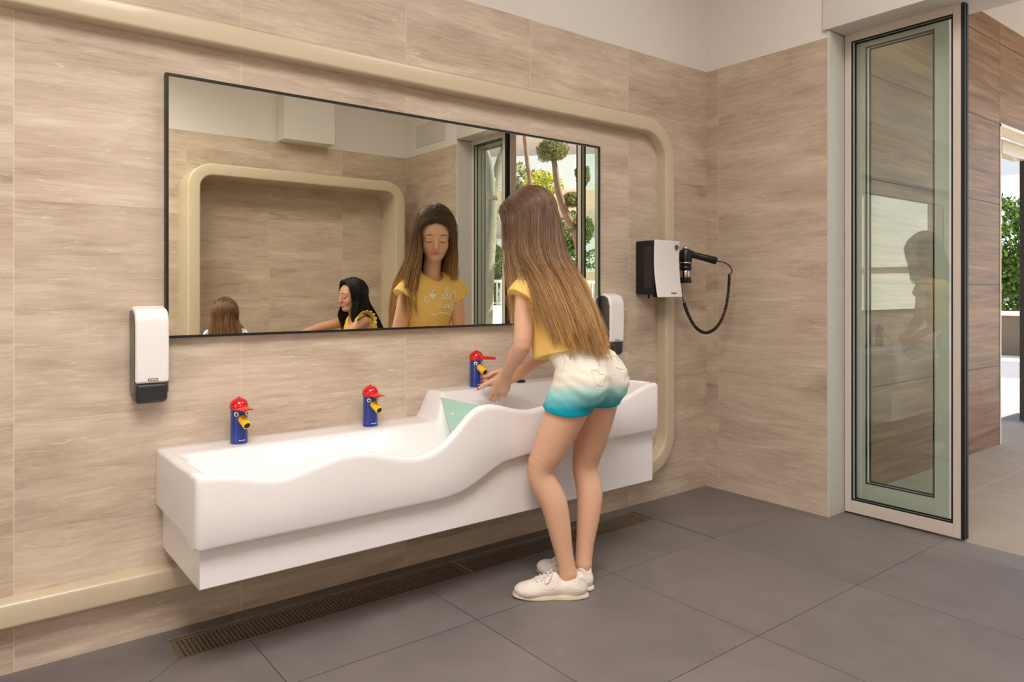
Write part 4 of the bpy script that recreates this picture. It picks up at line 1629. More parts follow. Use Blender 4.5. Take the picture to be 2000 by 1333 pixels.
def strands(name, guides, n, npt, rad, col, parent, loc, seed=1, jitter=0.006, spreadend=0.010, cap=None, weights=None, layer=0.02, clump=40, inner=None, skull=None):
    """long hair: every strand runs between two neighbouring guide curves; one mesh"""
    r = np.random.default_rng(seed)
    G = np.array([catmull(g, npt) for g in guides])         # g, npt, 3
    m = len(G)
    w = np.array(weights if weights is not None else [1.0] * (m - 1), float); w /= w.sum()
    seg = r.choice(m - 1, n, p=w)
    fr = r.uniform(0, 1, n)
    tt = np.linspace(0, 1, npt)
    P = G[seg] * (1 - fr)[:, None, None] + G[seg + 1] * fr[:, None, None]
    # clumps share an offset growing toward the ends
    nc = clump * (m - 1)
    cl = ((seg + fr) * clump / 1.0).astype(int) % nc
    co = r.normal(size=(nc, 3)) * spreadend
    co[:, 2] *= 0.4
    P += co[cl][:, None, :] * (tt ** 1.3)[None, :, None]
    P += r.normal(size=(n, 1, 3)) * jitter * (0.35 + 0.65 * tt)[None, :, None]
    ph = r.uniform(0, 2 * PI, (n, 1)); fq = r.uniform(1.2, 2.6, (n, 1))
    wv = np.sin(ph + fq * 2 * PI * tt[None]) * (0.0015 + 0.0035 * tt)[None]
    ax = r.normal(size=(n, 3)); ax[:, 2] *= 0.2
    P += wv[:, :, None] * ax[:, None, :]
    if inner is not None:
        c0 = np.array(inner)
        dep = (r.uniform(0, 1, n) ** 1.5) * layer
        dv_ = c0[None, None] - P
        dv_ /= np.linalg.norm(dv_, axis=2)[:, :, None] + 1e-9
        P += dv_ * dep[:, None, None] * np.clip(1.2 - tt, 0.4, 1)[None, :, None]
    if skull is not None:
        HH, rad_, cen_ = skull
        for rep in range(2):
            L = ((P.reshape(-1, 3) - HH.c) @ HH.R / HH.s - np.array(cen_)) / np.array(rad_)
            q = np.sqrt((L ** 2).sum(1)) + 1e-9
            want = 1.0 + np.repeat(r.uniform(0, 0.07, n), npt) if rep == 0 else want
            k_ = np.where(q < want, want / q, 1.0)
            L = L * k_[:, None] * np.array(rad_) + np.array(cen_)
            P = (HH.c + (L * HH.s) @ HH.R.T).reshape(P.shape)
    # length variation
    ln = r.uniform(0.92, 1.0, n) * r.uniform(0.84, 1.0, nc)[cl]
    ti = tt[None] * ln[:, None] * (npt - 1)
    i0 = np.clip(ti.astype(int), 0, npt - 2); f = (ti - i0)[:, :, None]
    rows = np.arange(n)[:, None]
    P = P[rows, i0] * (1 - f) + P[rows, i0 + 1] * f
    T = np.gradient(P, axis=1); T /= np.linalg.norm(T, axis=2)[:, :, None] + 1e-9
    ref = r.normal(size=(n, 1, 3))
    U = np.cross(T, ref); U /= np.linalg.norm(U, axis=2)[:, :, None] + 1e-9
    W_ = np.cross(T, U)
    rr = rad * (1.0 - 0.72 * tt ** 3)[None, :, None] * r.uniform(0.6, 1.25, (n, 1, 1))
    ring_ = []
    for k in range(3):
        a = 2 * PI * k / 3
        ring_.append(P + (U * math.cos(a) + W_ * math.sin(a)) * rr)
    V = np.stack(ring_, 2).reshape(-1, 3)
    base = (np.arange(n)[:, None] * npt + np.arange(npt - 1)[None]).reshape(-1) * 3
    Fc = []
    for k in range(3):
        k2 = (k + 1) % 3
        Fc.append(np.stack([base + k, base + k2, base + 3 + k2, base + 3 + k], 1))
    Fc = np.vstack(Fc)
    c0, c1, c2 = [np.array(c[:3]) for c in col]
    tone = np.where(tt[:, None] < 0.5, c0 + (c1 - c0) * (tt[:, None] * 2), c1 + (c2 - c1) * (tt[:, None] * 2 - 1))
    shift = np.clip(r.normal(0, 0.13, n), -0.3, 0.35)
    tn = tone[None] * (1 + r.normal(0, 0.16, (n, 1, 1)).clip(-.45, .5)) * (1 + r.normal(0, 0.16, nc)[cl].clip(-.4, .5))[:, None, None]
    tn = np.clip(tn, 0.002, 1)
    tn = np.repeat(tn[:, :, None, :], 3, 2).reshape(-1, 3)
    if cap is not None:
        Vc, Fcap, tc = cap
        Fc = np.vstack([Fc, Fcap + len(V)])
        V = np.vstack([V, Vc]); tn = np.vstack([tn, np.tile(np.array(tc[:3]), (len(Vc), 1))])
    return np_mesh(name, V, Fc, M['hair'], parent, loc, tn)


M['skin'] = attr_mat('skin', 0.5, 0.35, sss=0.12, bump=0.08, bscale=300)
M['hair'] = attr_mat('hair', 0.38, 0.55)
M['cloth'] = attr_mat('knit_cotton', 0.85, 0.15, bump=0.25, bscale=260)
M['denim'] = attr_mat('dip_dyed_denim', 0.85, 0.15, bump=0.45, bscale=160)
M['shoe'] = attr_mat('white_embroidered_canvas', 0.8, 0.2, bump=0.7, bscale=110)
M['sole'] = plain('off_white_rubber_sole', srgb(226, 214, 192), 0.6, var=0.03)
M['lace'] = plain('white_cotton_lace', srgb(226, 216, 206), 0.8)
M['print'] = plain('white_print', srgb(240, 234, 226), 0.7)
M['nail'] = plain('coral_nail_polish', srgb(235, 70, 62), 0.25)
M['pattern'] = None


# ================================================================== the girl at the trough
GL = (1.70, -0.50, 0.0)
girl = empty('person', GL)
setp(girl, 'girl with waist-long brown hair, yellow shirt and dip-dyed shorts, bending to wash her hands', 'person')
H = Frame((1.648, -0.338, 1.272), math.radians(-27), math.radians(-24), math.radians(0), 0.98)
ShL, ShR = np.array([1.566, -0.425, 1.045]), np.array([1.790, -0.400, 1.045])
ElL, ElR = np.array([1.532, -0.445, 0.835]), np.array([1.800, -0.375, 0.845])
WrL, WrR = np.array([1.590, -0.280, 0.728]), np.array([1.690, -0.245, 0.722])
HipL, HipR = np.array([1.645, -0.600, 0.715]), np.array([1.768, -0.585, 0.715])
KnL, KnR = np.array([1.576, -0.488, 0.412]), np.array([1.775, -0.500, 0.405])
AnL, AnR = np.array([1.642, -0.555, 0.075]), np.array([1.732, -0.535, 0.080])
Chest = np.array([1.680, -0.445, 0.985]); Belly = np.array([1.695, -0.520, 0.860]); Pelv = np.array([1.707, -0.590, 0.755])
fwd = nrmd([-0.06, 0.99, 0.12])

S = SDF((1.44, -0.72, 0.0), (1.90, -0.10, 1.42), 0.0031)
TR = np.stack([nrmd([1, 0.08, 0]), nrmd([-0.07, 0.88, 0.42]), nrmd([0.0, -0.42, 0.9])], 1)


def torso(S, g=0.0, k=0.035):
    S.ell(Chest, (0.118 + g, 0.076 + g, 0.105 + g), TR, k)
    S.ell(Chest + TR @ np.array([0, 0.0, 0.045]), (0.108 + g, 0.062 + g, 0.060 + g), TR, k)
    S.ell(Belly, (0.098 + g, 0.072 + g, 0.10 + g), TR, k)


torso(S)
S.ell(Pelv, (0.112, 0.088, 0.085), TR, 0.04)
S.ell(HipL + [0.005, -0.045, 0.005], (0.058, 0.056, 0.066), None, 0.03)
S.ell(HipR + [-0.005, -0.045, 0.005], (0.058, 0.056, 0.066), None, 0.03)
S.cap(ShL + [0.02, 0, 0.005], ShR + [-0.02, 0, 0.005], 0.038, 0.038, 0.03)
S.cap((1.678, -0.425, 1.06), H(0, -0.012, -0.055), 0.040, 0.036, 0.02)
for sh, el, wr in ((ShL, ElL, WrL), (ShR, ElR, WrR)):
    S.ell(sh, (0.036, 0.036, 0.038), None, 0.02)
    S.limb([sh, sh + (el - sh) * 0.5, el - (el - sh) * .06, el + (wr - el) * 0.3, el + (wr - el) * 0.65, wr], [0.036, 0.034, 0.0305, 0.0300, 0.0245, 0.0200], 0.010)
for hip, kn, an in ((HipL, KnL, AnL), (HipR, KnR, AnR)):
    bk_ = np.array([0.010, -0.014, 0])
    S.limb([hip, hip + (kn - hip) * 0.33, hip + (kn - hip) * 0.68, kn, kn + (an - kn) * 0.27 + bk_, kn + (an - kn) * 0.52 + bk_ * .8, kn + (an - kn) * 0.78 + bk_ * .3, an],
           [0.073, 0.069, 0.058, 0.0455, 0.0455, 0.0400, 0.0315, 0.0285], 0.015, 30)
dL, dR = nrmd([-0.79, 0.61, 0]), nrmd([-0.10, 0.995, 0])
for an, d_ in ((AnL, dL), (AnR, dR)):
    S.cap(an, an - [0, 0, 0.035] + d_ * 0.0, 0.0265, 0.024, 0.010)
    S.cap(an - [0, 0, 0.035], an + d_ * 0.085 - [0, 0, 0.048], 0.022, 0.014, 0.015)
head(S, H)
camR = np.array([0.788, -0.616, 0.0])
# left hand: hangs from the wrist, back toward the camera, thumb toward the tap
kL = np.array([1.594, -0.237, 0.657])
tipsL = hand(S, WrL, kL, camR, (-0.55, -0.75, 0.35), (0.050, 0.056, 0.053, 0.042), (0.15, 0.25, 0.2), 0.006,
             thumb=(WrL * .75 + kL * .25 - camR * 0.012, WrL * .45 + kL * .55 - camR * 0.034 + [0, 0.01, 0.004], WrL * .3 + kL * .7 - camR * 0.056 + [0, .012, .002], WrL * .2 + kL * .8 - camR * 0.073 + [0, .012, -0.004]))
# right hand: reaches left below the spout, palm up, fingers relaxed
kR = np.array([1.622, -0.196, 0.692])
tipsR = hand(S, WrR, kR, (0.30, -0.72, -0.62), (0.5, 0.62, -0.5), (0.050, 0.056, 0.052, 0.042), (0.05, 0.22, 0.3), 0.010,
             thumb=(WrR * .7 + kR * .3 + [0, 0.008, 0.012], WrR * .35 + kR * .65 + [-.004, .012, .026], kR + [-.022, .012, .026], kR + [-.044, .010, .018]))
V, Fc = S.surface()
SKIN = srgb(220, 174, 146)
tone = skin_tone(V, H, SKIN, srgb(200, 126, 112))
body = np_mesh('body', V, Fc, M['skin'], girl, GL, tone, relax=4)


def brows(bodyV, bodyF, HH, parent, loc, col_mat, lash_mat):
    bv = BVHTree.FromPolygons([tuple(v) for v in bodyV], [tuple(int(i) for i in f) for f in bodyF])
    def on(x, z, up):
        o_ = Vector(HH(x, 0.16, z)); d_ = Vector(-(HH.R[:, 1]))
        h_ = bv.ray_cast(o_, d_)
        return (h_[0] - d_ * up * HH.s - Vector(loc)) if h_[0] is not None else None
    for q in (-1, 1):
        b1 = [on(q * x, z, 0.0006) for x, z in ((.014, .0185), (.022, .0225), (.032, .0245), (.042, .0205), (.047, .016))]
        b1 = [v for v in b1 if v is not None]
        MB().tube([tuple(v) for v in catmull([tuple(v) for v in b1], 12)], [0.0008, .0016, .0018, .0018, .0018, .0017, .0016, .0014, .0012, .001, .0008, .0005], 6).build('eyebrow', col_mat, parent, smooth=True)
        b2 = [on(q * x, z, 0.0006) for x, z in ((.018, -.0075), (.024, -.0112), (.031, -.0125), (.038, -.0110), (.0445, -.0068))]
        b2 = [v for v in b2 if v is not None]
        MB().tube([tuple(v) for v in catmull([tuple(v) for v in b2], 12)], 0.0011, 6).build('eyelashes', lash_mat, parent, smooth=True)


def nails(tips, parent, loc, keep):
    for i in keep:
        p, d_ = tips[i]
        p = np.array(p) + d_ * 0.0035
        mb = MB()
        q = Vector(d_).to_track_quat('Z', 'Y').to_matrix()
        mb.lathe([(0.0005, -0.004), (0.0052, -0.002), (0.0058, 0.002), (0.0040, 0.0050), (0.0008, 0.0064)], 12, tuple(p - np.array(loc)), q)
        mb.build('painted_nail', M['nail'], parent, smooth=True)


M['brow'] = plain('blond_brow', srgb(140, 104, 74), 0.8)
M['lash'] = plain('dark_lash', srgb(58, 40, 30), 0.8)
brows(V, Fc, H, girl, GL, M['brow'], M['lash'])
nails(tipsL, girl, GL, [4])
nails(tipsR, girl, GL, [0, 1, 2])

# hair
def hv(x, y, z): return tuple(H(x, y, z))
cap_s = SDF((1.50, -0.52, 1.10), (1.80, -0.18, 1.42), 0.004)
cap_s.ell(H(0, -0.022, 0.036), np.array((0.075, 0.090, 0.080)), H.R, 0.01)
cap_s.ell(H(-0.005, -0.068, -0.030), np.array((0.046, 0.034, 0.060)), H.R, 0.02)
cap_s.ell(H(0, 0.085, -0.022), np.array((0.056, 0.090, 0.080)), H.R, 0.012, 'sub')
cV, cF = cap_s.surface()
DK, MD, LT = srgb(72, 51, 40), srgb(120, 88, 60), srgb(206, 160, 100)
guides = [
    # left side in front of the shoulder
    [hv(0.000, 0.070, 0.096), hv(-0.045, 0.070, 0.082), hv(-0.074, 0.060, 0.035), (1.560, -0.318, 1.195), (1.556, -0.345, 1.09), (1.552, -0.375, 0.99), (1.560, -0.360, 0.895)],
    [hv(-0.002, 0.050, 0.112), hv(-0.055, 0.045, 0.090), hv(-0.083, 0.030, 0.035), (1.550, -0.345, 1.18), (1.540, -0.375, 1.07), (1.536, -0.395, 0.98), (1.548, -0.395, 0.88)],
    # left back: over the shoulder blade
    [hv(-0.003, 0.030, 0.120), hv(-0.060, 0.015, 0.095), hv(-0.088, -0.005, 0.030), (1.552, -0.405, 1.16), (1.545, -0.490, 1.06), (1.553, -0.545, 0.94), (1.572, -0.585, 0.815)],
    [hv(-0.003, 0.005, 0.124), hv(-0.056, -0.030, 0.095), hv(-0.074, -0.060, 0.020), (1.578, -0.448, 1.16), (1.578, -0.535, 1.05), (1.583, -0.600, 0.93), (1.600, -0.645, 0.800)],
    [hv(-0.002, -0.015, 0.124), hv(-0.032, -0.070, 0.092), hv(-0.042, -0.103, 0.015), (1.620, -0.478, 1.16), (1.618, -0.560, 1.05), (1.622, -0.635, 0.93), (1.634, -0.680, 0.79)],
    [hv(0.000, -0.020, 0.124), hv(0.000, -0.078, 0.092), hv(0.000, -0.112, 0.015), (1.665, -0.484, 1.16), (1.660, -0.568, 1.05), (1.655, -0.645, 0.93), (1.665, -0.694, 0.785)],
    [hv(0.002, -0.015, 0.124), hv(0.034, -0.070, 0.092), hv(0.045, -0.100, 0.015), (1.705, -0.462, 1.16), (1.694, -0.556, 1.05), (1.686, -0.635, 0.93), (1.694, -0.692, 0.79)],
    [hv(0.003, 0.005, 0.124), hv(0.056, -0.030, 0.095), hv(0.075, -0.056, 0.020), (1.735, -0.425, 1.16), (1.724, -0.520, 1.06), (1.714, -0.605, 0.94), (1.722, -0.672, 0.80)],
    [hv(0.003, 0.030, 0.120), hv(0.060, 0.015, 0.095), hv(0.086, -0.005, 0.030), (1.738, -0.370, 1.17), (1.752, -0.450, 1.08), (1.745, -0.530, 0.97), (1.745, -0.610, 0.85)],
    [hv(0.002, 0.050, 0.112), hv(0.052, 0.045, 0.090), hv(0.082, 0.030, 0.035), (1.732, -0.318, 1.19), (1.748, -0.335, 1.13), (1.775, -0.400, 1.09), (1.790, -0.470, 1.03)],
    [hv(0.001, 0.070, 0.096), hv(0.042, 0.070, 0.082), hv(0.072, 0.060, 0.035), (1.718, -0.285, 1.20), (1.722, -0.300, 1.13), (1.745, -0.330, 1.08), (1.765, -0.400, 1.06)],
]
strands('hair', guides, 9000, 24, 0.00095, (DK, MD, LT), girl, GL, 5, 0.0055, 0.011, (cV, cF, DK),
        weights=[0.5, 0.45, 1.3, 1.5, 1.5, 1.5, 1.5, 1.3, 0.8, 0.5], layer=0.022, clump=22, inner=(1.665, -0.40, 1.0), skull=(H, (0.083, 0.099, 0.090), (0, -0.022, 0.034)))

# shirt
S = SDF((1.47, -0.74, 0.70), (1.90, -0.24, 1.16), 0.0034)
torso(S, 0.013, 0.04)
S.ell(Belly + [0.0, -0.035, -0.06], (0.112, 0.092, 0.10), TR, 0.05)
S.cap(ShL + [0.045, 0, 0.008], ShR + [-0.045, 0, 0.008], 0.056, 0.056, 0.03)
S2 = SDF((1.47, -0.74, 0.70), (1.90, -0.24, 1.16), 0.0034)
ax = [S2.lo[k] + S2.h * np.arange(S2.n[k]) for k in range(3)]
X, Y, Z = np.meshgrid(*ax, indexing='ij', sparse=True)
for sh, el, sx in ((ShL, ElL, -1), (ShR, ElR, 1)):
    T2 = SDF((1.47, -0.74, 0.70), (1.90, -0.24, 1.16), 0.0034)
    T2.cap(sh - [sx * 0.03, 0, -0.004], sh + nrmd([sx * 0.40, 0.02, -0.70]) * 0.075, 0.057, 0.054, 0.02)
    n_ = nrmd([sx * 0.62, 0.02, -0.78])
    p_ = sh + n_ * 0.050
    d_ = (X - p_[0]) * n_[0] + (Y - p_[1]) * n_[1] + (Z - p_[2]) * n_[2]
    S2.F = np.minimum(S2.F, np.maximum(T2.F, d_.astype(np.float32)))
S._merge((slice(None),) * 3, S2.F, 0.010, 'add')
S.cap(Chest + [0, 0.0, 0.0], (1.690, -0.475, 0.790), 0.114, 0.110, 0.03, flat=((0, 1, 0.1), 0.74))
S.cap((1.676, -0.405, 1.085), H(0, 0.0, -0.07), 0.046, 0.050, 0.01, 'sub')
S.ripple(lambda X, Y, Z: 0.0022 * np.sin(38 * X + 22 * Z + 3 * np.sin(17 * Y)) * np.sin(30 * Y - 12 * Z) + 0.0018 * np.sin(75 * X + 6 * Z) * (Z < 0.95))
# hem, sloping with the bent back
S.cut((1.70, -0.42, 0.785), (0, -0.24, -1))
S.shell(0.006)
V, Fc = S.surface()
YEL = np.array(srgb(240, 200, 116)[:3])
shirt = np_mesh('shirt', V, Fc, M['cloth'], girl, GL, np.tile(YEL, (len(V), 1)), relax=2)

# print on the chest: script letters, a heart, an underline; projected onto the cloth
bvh = BVHTree.FromPolygons([tuple(v) for v in V], [tuple(int(i) for i in f) for f in Fc])
CH = Chest + TR @ np.array([0, 0.2, 0.0])
xr, zu = TR[:, 0], TR[:, 2]


def chest_pt(a, b_):
    o_ = Vector(CH + xr * a + zu * b_)
    hit = bvh.ray_cast(o_, Vector(-TR[:, 1]))
    if hit[0] is None: return None
    return hit[0] + Vector(TR[:, 1]) * 0.0012


strokes = {
    'O': [[(-.058, .030), (-.066, .020), (-.066, .006), (-.058, -.002), (-.048, .002), (-.045, .014), (-.050, .026), (-.058, .030)]],
    'l': [[(-.040, .004), (-.030, .020), (-.027, .034), (-.031, .038), (-.035, .028), (-.034, .008), (-.028, .001)]],
    'a': [[(-.012, .016), (-.020, .017), (-.025, .009), (-.021, .001), (-.013, .005), (-.010, .017), (-.011, .004), (-.004, .002)]],
    'e': [[(-.060, -.022), (-.048, -.014), (-.050, -.008), (-.058, -.012), (-.060, -.024), (-.050, -.030), (-.042, -.022)]],
    'n': [[(-.040, -.028), (-.037, -.014), (-.036, -.026), (-.028, -.014), (-.025, -.024), (-.020, -.027)]],
    'i': [[(-.016, -.014), (-.017, -.025), (-.010, -.027)]],
    's': [[(.002, -.010), (-.006, -.008), (-.007, -.014), (.001, -.018), (-.001, -.026), (-.009, -.024)]],
    'k': [[(.020, .018), (.024, .026), (.020, .034), (.012, .034)], [(.046, .016), (.040, .004), (.046, -.006), (.052, .002), (.046, .016)]],
    'line': [[(-.052, -.046), (-.030, -.043), (-.005, -.044), (.018, -.050), (.034, -.040)]],
}
prn = MB()
for kx, ls in strokes.items():
    for st_ in ls:
        c_ = catmull([(a, b_, 0) for a, b_ in st_], max(8, 5 * len(st_)))
        pts = [chest_pt(-a * 1.3 + .004, b_ * 1.15 - .040) for a, b_, _ in c_]
        pts = [p - Vector(GL) for p in pts if p is not None]
        if len(pts) > 2: prn.tube(pts, 0.0030 if kx == 'line' else 0.0026, 6)
prn.build('shirt_lettering', M['print'], shirt, smooth=True)
hb = MB()
hp = []
for k in range(28):
    a = 2 * PI * k / 28
    hx = 16 * math.sin(a) ** 3; hz_ = 13 * math.cos(a) - 5 * math.cos(2 * a) - 2 * math.cos(3 * a) - math.cos(4 * a)
    q = chest_pt(-.026 + hx * .0009, -.024 + hz_ * .0009)
    if q is not None: hp.append(q - Vector(GL))
ctr = sum(hp, Vector((0, 0, 0))) / len(hp) + Vector(TR[:, 1]) * 0.002
hb.add([ctr] + hp, [(0, i + 1, (i + 1) % len(hp) + 1) for i in range(len(hp))])
hb.build('heart_print', M['print'], shirt)

# shorts
S = SDF((1.50, -0.76, 0.56), (1.90, -0.42, 0.90), 0.0032)
S.ell(Pelv, (0.124, 0.098, 0.092), TR, 0.04)
S.ell(Belly + [0.0, -0.02, -0.035], (0.106, 0.080, 0.085), TR, 0.03)
S.ell(HipL + [0.004, -0.045, 0.004], (0.066, 0.066, 0.074), None, 0.03)
S.ell(HipR + [-0.004, -0.045, 0.004], (0.066, 0.066, 0.074), None, 0.03)
for hip, kn in ((HipL, KnL), (HipR, KnR)):
    S.cap(hip, hip + (kn - hip) * 0.45, 0.082, 0.079, 0.02)
S.ripple(lambda X, Y, Z: 0.0014 * np.sin(150 * Z + 40 * X + 3 * np.sin(40 * X)) * np.sin(50 * Y + 20 * X))
S.cut((1.70, -0.60, 0.857), (0, 0.10, 1))
S.cut((1.65, -0.60, 0.630), (0.10, 0.22, -1))
S.shell(0.007)
V, Fc = S.surface()
z = V[:, 2] + 0.04 * (V[:, 0] - 1.7) + 0.06 * (V[:, 1] + .6)
WH, MT, TQ = np.array(srgb(232, 224, 212)[:3]), np.array(srgb(170, 226, 220)[:3]), np.array(srgb(20, 160, 184)[:3])
f1 = np.clip((0.720 - z) / 0.030, 0, 1)[:, None]
f2 = np.clip((0.695 - z) / 0.060, 0, 1)[:, None]
tn = WH * (1 - f1) + MT * f1
tn = tn * (1 - f2) + TQ * f2
shorts = np_mesh('shorts', V, Fc, M['denim'], girl, GL, tn, relax=2)
# seams, back pocket and belt loops in relief
bv2 = BVHTree.FromPolygons([tuple(v) for v in V], [tuple(int(i) for i in f) for f in Fc])


def seam(name, pts, r, mat=None, closed=False):
    P = catmull(pts, 30)
    q = []
    for p in P:
        h = bv2.find_nearest(Vector(p))
        if h[0] is not None: q.append(h[0] + h[1] * r * 0.2 - Vector(GL))
    return MB().tube(q, r, 6).build(name, mat or M['thread'], shorts, smooth=True)


M['thread'] = plain('white_denim_seam', srgb(222, 216, 206), 0.85)
seam('waistband_seam', [(1.56, -.56, .828), (1.60, -.65, .832), (1.70, -.72, .838), (1.79, -.68, .842), (1.84, -.58, .842)], 0.0016)
seam('pocket_seam', [(1.600, -.72, .800), (1.640, -.76, .800), (1.672, -.77, .800)], 0.0015)
seam('pocket_seam', [(1.600, -.72, .800), (1.600, -.74, .755), (1.612, -.76, .730), (1.640, -.78, .722), (1.665, -.78, .745), (1.672, -.77, .800)], 0.0012)
seam('pocket_seam', [(1.735, -.77, .805), (1.765, -.76, .805), (1.800, -.74, .805)], 0.0015)
seam('side_seam', [(1.545, -.60, .83), (1.55, -.60, .75), (1.555, -.60, .69)], 0.0013)
for q in ((1.575, -.62), (1.66, -.74), (1.78, -.72)):
    seam('belt_loop', [(q[0], q[1], .858), (q[0], q[1], .842), (q[0], q[1], .824)], 0.0032)


# shoes
def make_shoe(centre, d_, L, name, lace=True):
    d_ = nrmd(d_); rt = np.array([d_[1], -d_[0], 0.0]); R_ = np.stack([d_, -rt, np.array([0, 0, 1.0])], 1)
    c = np.array([centre[0], centre[1], 0.0])
    w = lambda x, y, z: c + R_ @ np.array([x, y, z])
    S = SDF((c[0] - .16, c[1] - .16, -0.004), (c[0] + .16, c[1] + .16, 0.11), 0.0026)
    h = L / 2
    S.ell(w(h - 0.058, 0.004, 0.026), (0.056, 0.041, 0.027), R_, 0.02)
    S.ell(w(0.010, 0.0, 0.034), (0.062, 0.035, 0.034), R_, 0.02)
    S.ell(w(-h + 0.048, 0, 0.032), (0.047, 0.033, 0.034), R_, 0.02)
    S.cap(w(-h + 0.044, 0, 0.040), w(-h + 0.036, 0, 0.068), 0.033, 0.026, 0.012, flat=None)
    S.cap(w(0.030, 0, 0.045), w(-0.012, 0, 0.064), 0.020, 0.018, 0.02)
    S.ell(w(-h + 0.052, 0, 0.090), (0.050, 0.0235, 0.040), R_, 0.008, 'sub')
    S.cut((0, 0, 0.009), (0, 0, -1))
    V, Fc = S.surface()
    root = girl
    o = np_mesh(name, V, Fc, M['shoe'], root, GL, np.tile(np.array(srgb(234, 224, 214)[:3]), (len(V), 1)), relax=2)
    # sole: outline with a knobbly edge
    out = []
    n = 84
    for k in range(n):
        a = 2 * PI * k / n
        ca, sa = math.cos(a), math.sin(a)
        x = (h + 0.002) * math.copysign(abs(ca) ** 0.85, ca)
        wdt = 0.0425 - 0.006 * (1 - (x / h)) / 2 - 0.008 * math.exp(-((x + 0.015) / 0.03) ** 2)
        y = wdt * math.copysign(abs(sa) ** 0.75, sa)
        out.append((x, y))
    V, F = [], []
    for li, (zz, sc, kn) in enumerate(((0.0006, 0.955, 1), (0.004, 1.0, 1), (0.0095, 1.0, 0), (0.013, 0.985, 0))):
        for k, (x, y) in enumerate(out):
            q = 1 + (0.012 * (k % 2) if kn else 0)
            lift = 0.004 * max(0, (x / h) - 0.55) / 0.45
            V.append(tuple(w(x * sc * q, y * sc * (1 + 2.2 * (q - 1)), zz + lift) - np.array(GL)))
    for li in range(3):
        for k in range(n):
            k2 = (k + 1) % n
            F.append((li * n + k, li * n + k2, (li + 1) * n + k2, (li + 1) * n + k))
    F.append(tuple(range(n))[::-1]); F.append(tuple(3 * n + k for k in range(n)))
    sl_ = mesh_obj('sole', V, F, M['sole'], o)
    if lace:
        bv = BVHTree.FromPolygons([tuple(v) for v in np.array([tuple(v.co) for v in o.data.vertices]) + np.array(GL)], [tuple(p.vertices) for p in o.data.polygons])
        def on(x, y, up=0.0015):
            hit = bv.ray_cast(Vector(w(x, y, 0.2)), Vector((0, 0, -1)))
            p = hit[0] if hit[0] is not None else Vector(w(x, y, 0.06))
            return p + Vector((0, 0, up)) - Vector(GL)
        b = MB()
        for i in range(4):
            x = 0.006 + i * 0.0135
            b.tube([on(x, -0.016), on(x + .003, 0, .003), on(x + .007, 0.016)], 0.0021, 6)
            b.tube([on(x, 0.016), on(x + .003, 0, .0035), on(x + .007, -0.016)], 0.0021, 6)
        for sy in (-1, 1):
            kx = 0.0
            loop = [on(kx, 0, .004), on(kx - .004, sy * .014, .012), on(kx + .006, sy * .030, .010), on(kx + .020, sy * .030, .004), on(kx + .014, sy * .012, .006), on(kx, 0, .004)]
            b.tube([tuple(p) for p in catmull([tuple(q) for q in loop], 22)], 0.0020, 6)
            tail = [on(kx, 0, .004), on(kx + .016, sy * .012, .005), on(kx + .034, sy * .026, .002)]
            b.tube([tuple(p) for p in catmull([tuple(q) for q in tail], 10)], 0.0018, 6)
        b.build('laces', M['lace'], o, smooth=True)
        for sy in (-1, 1):
            for i in range(4):
                p = on(0.006 + i * 0.0135, sy * 0.022, 0.0004)
                MB().lathe([(0.0022, -0.0006), (0.0022, 0.0006)], 10, tuple(p)).build('eyelet', M['rubber'], o)
    return o


make_shoe((1.588, -0.528), dL, 0.250, 'shoe')
make_shoe((1.717, -0.456), dR, 0.250, 'shoe')

# water from the third tap, running over her fingers
o = empty('water_stream', (1.628, -0.118, 0.70))
setp(o, 'thin stream of water running from the third tap over the girl\'s fingers', 'water')
b = MB()
b.tube([(0, 0, 0.006), (-.001, -.006, -.01), (-.002, -.012, -.035), (-.002, -.016, -.08), (-.002, -.018, -.146)], [.0045, .0042, .0038, .0036, .0045], 10)
b.build('jet', M['water'], o, smooth=True)
rr_ = np.random.default_rng(3)
b = MB()
for k in range(26):
    p = np.array([-0.035, -0.055, -0.06]) + rr_.normal(size=3) * np.array([.020, .02, .03])
    s_ = rr_.uniform(.0012, .0028)
    b.lathe([(s_ * .2, -s_ * 1.4), (s_, -s_ * .3), (s_, s_ * .4), (s_ * .2, s_ * 1.8)], 8, tuple(p))
b.build('droplets', M['water'], o, smooth=True)['kind'] = 'stuff'


# ================================================================== woman kneeling by the opposite wall (seen in the mirror)
WL = (2.45, -2.56, 0.0)
wom = empty('person', WL)
setp(wom, 'woman with long black hair in a yellow ruffled dress, smiling and reaching out low', 'person')
HW = Frame((2.305, -2.535, 0.985), math.radians(-84), math.radians(-4), 0, 1.04)
S = SDF((1.66, -2.86, 0.0), (2.98, -2.26, 1.14), 0.0052)
sR, sL = np.array([2.335, -2.405, 0.800]), np.array([2.375, -2.700, 0.800])
ch = np.array([2.385, -2.555, 0.715]); be = np.array([2.450, -2.56, 0.58]); pe = np.array([2.52, -2.56, 0.44])
S.ell(ch, (0.105, 0.145, 0.135), None, 0.05); S.ell(be, (0.10, 0.125, 0.13), None, 0.05); S.ell(pe, (0.125, 0.155, 0.12), None, 0.05)
S.cap(sR, sL, 0.045, 0.045, 0.04)
S.cap((2.352, -2.552, 0.80), HW(0, -0.01, -0.05), 0.050, 0.043, 0.02)
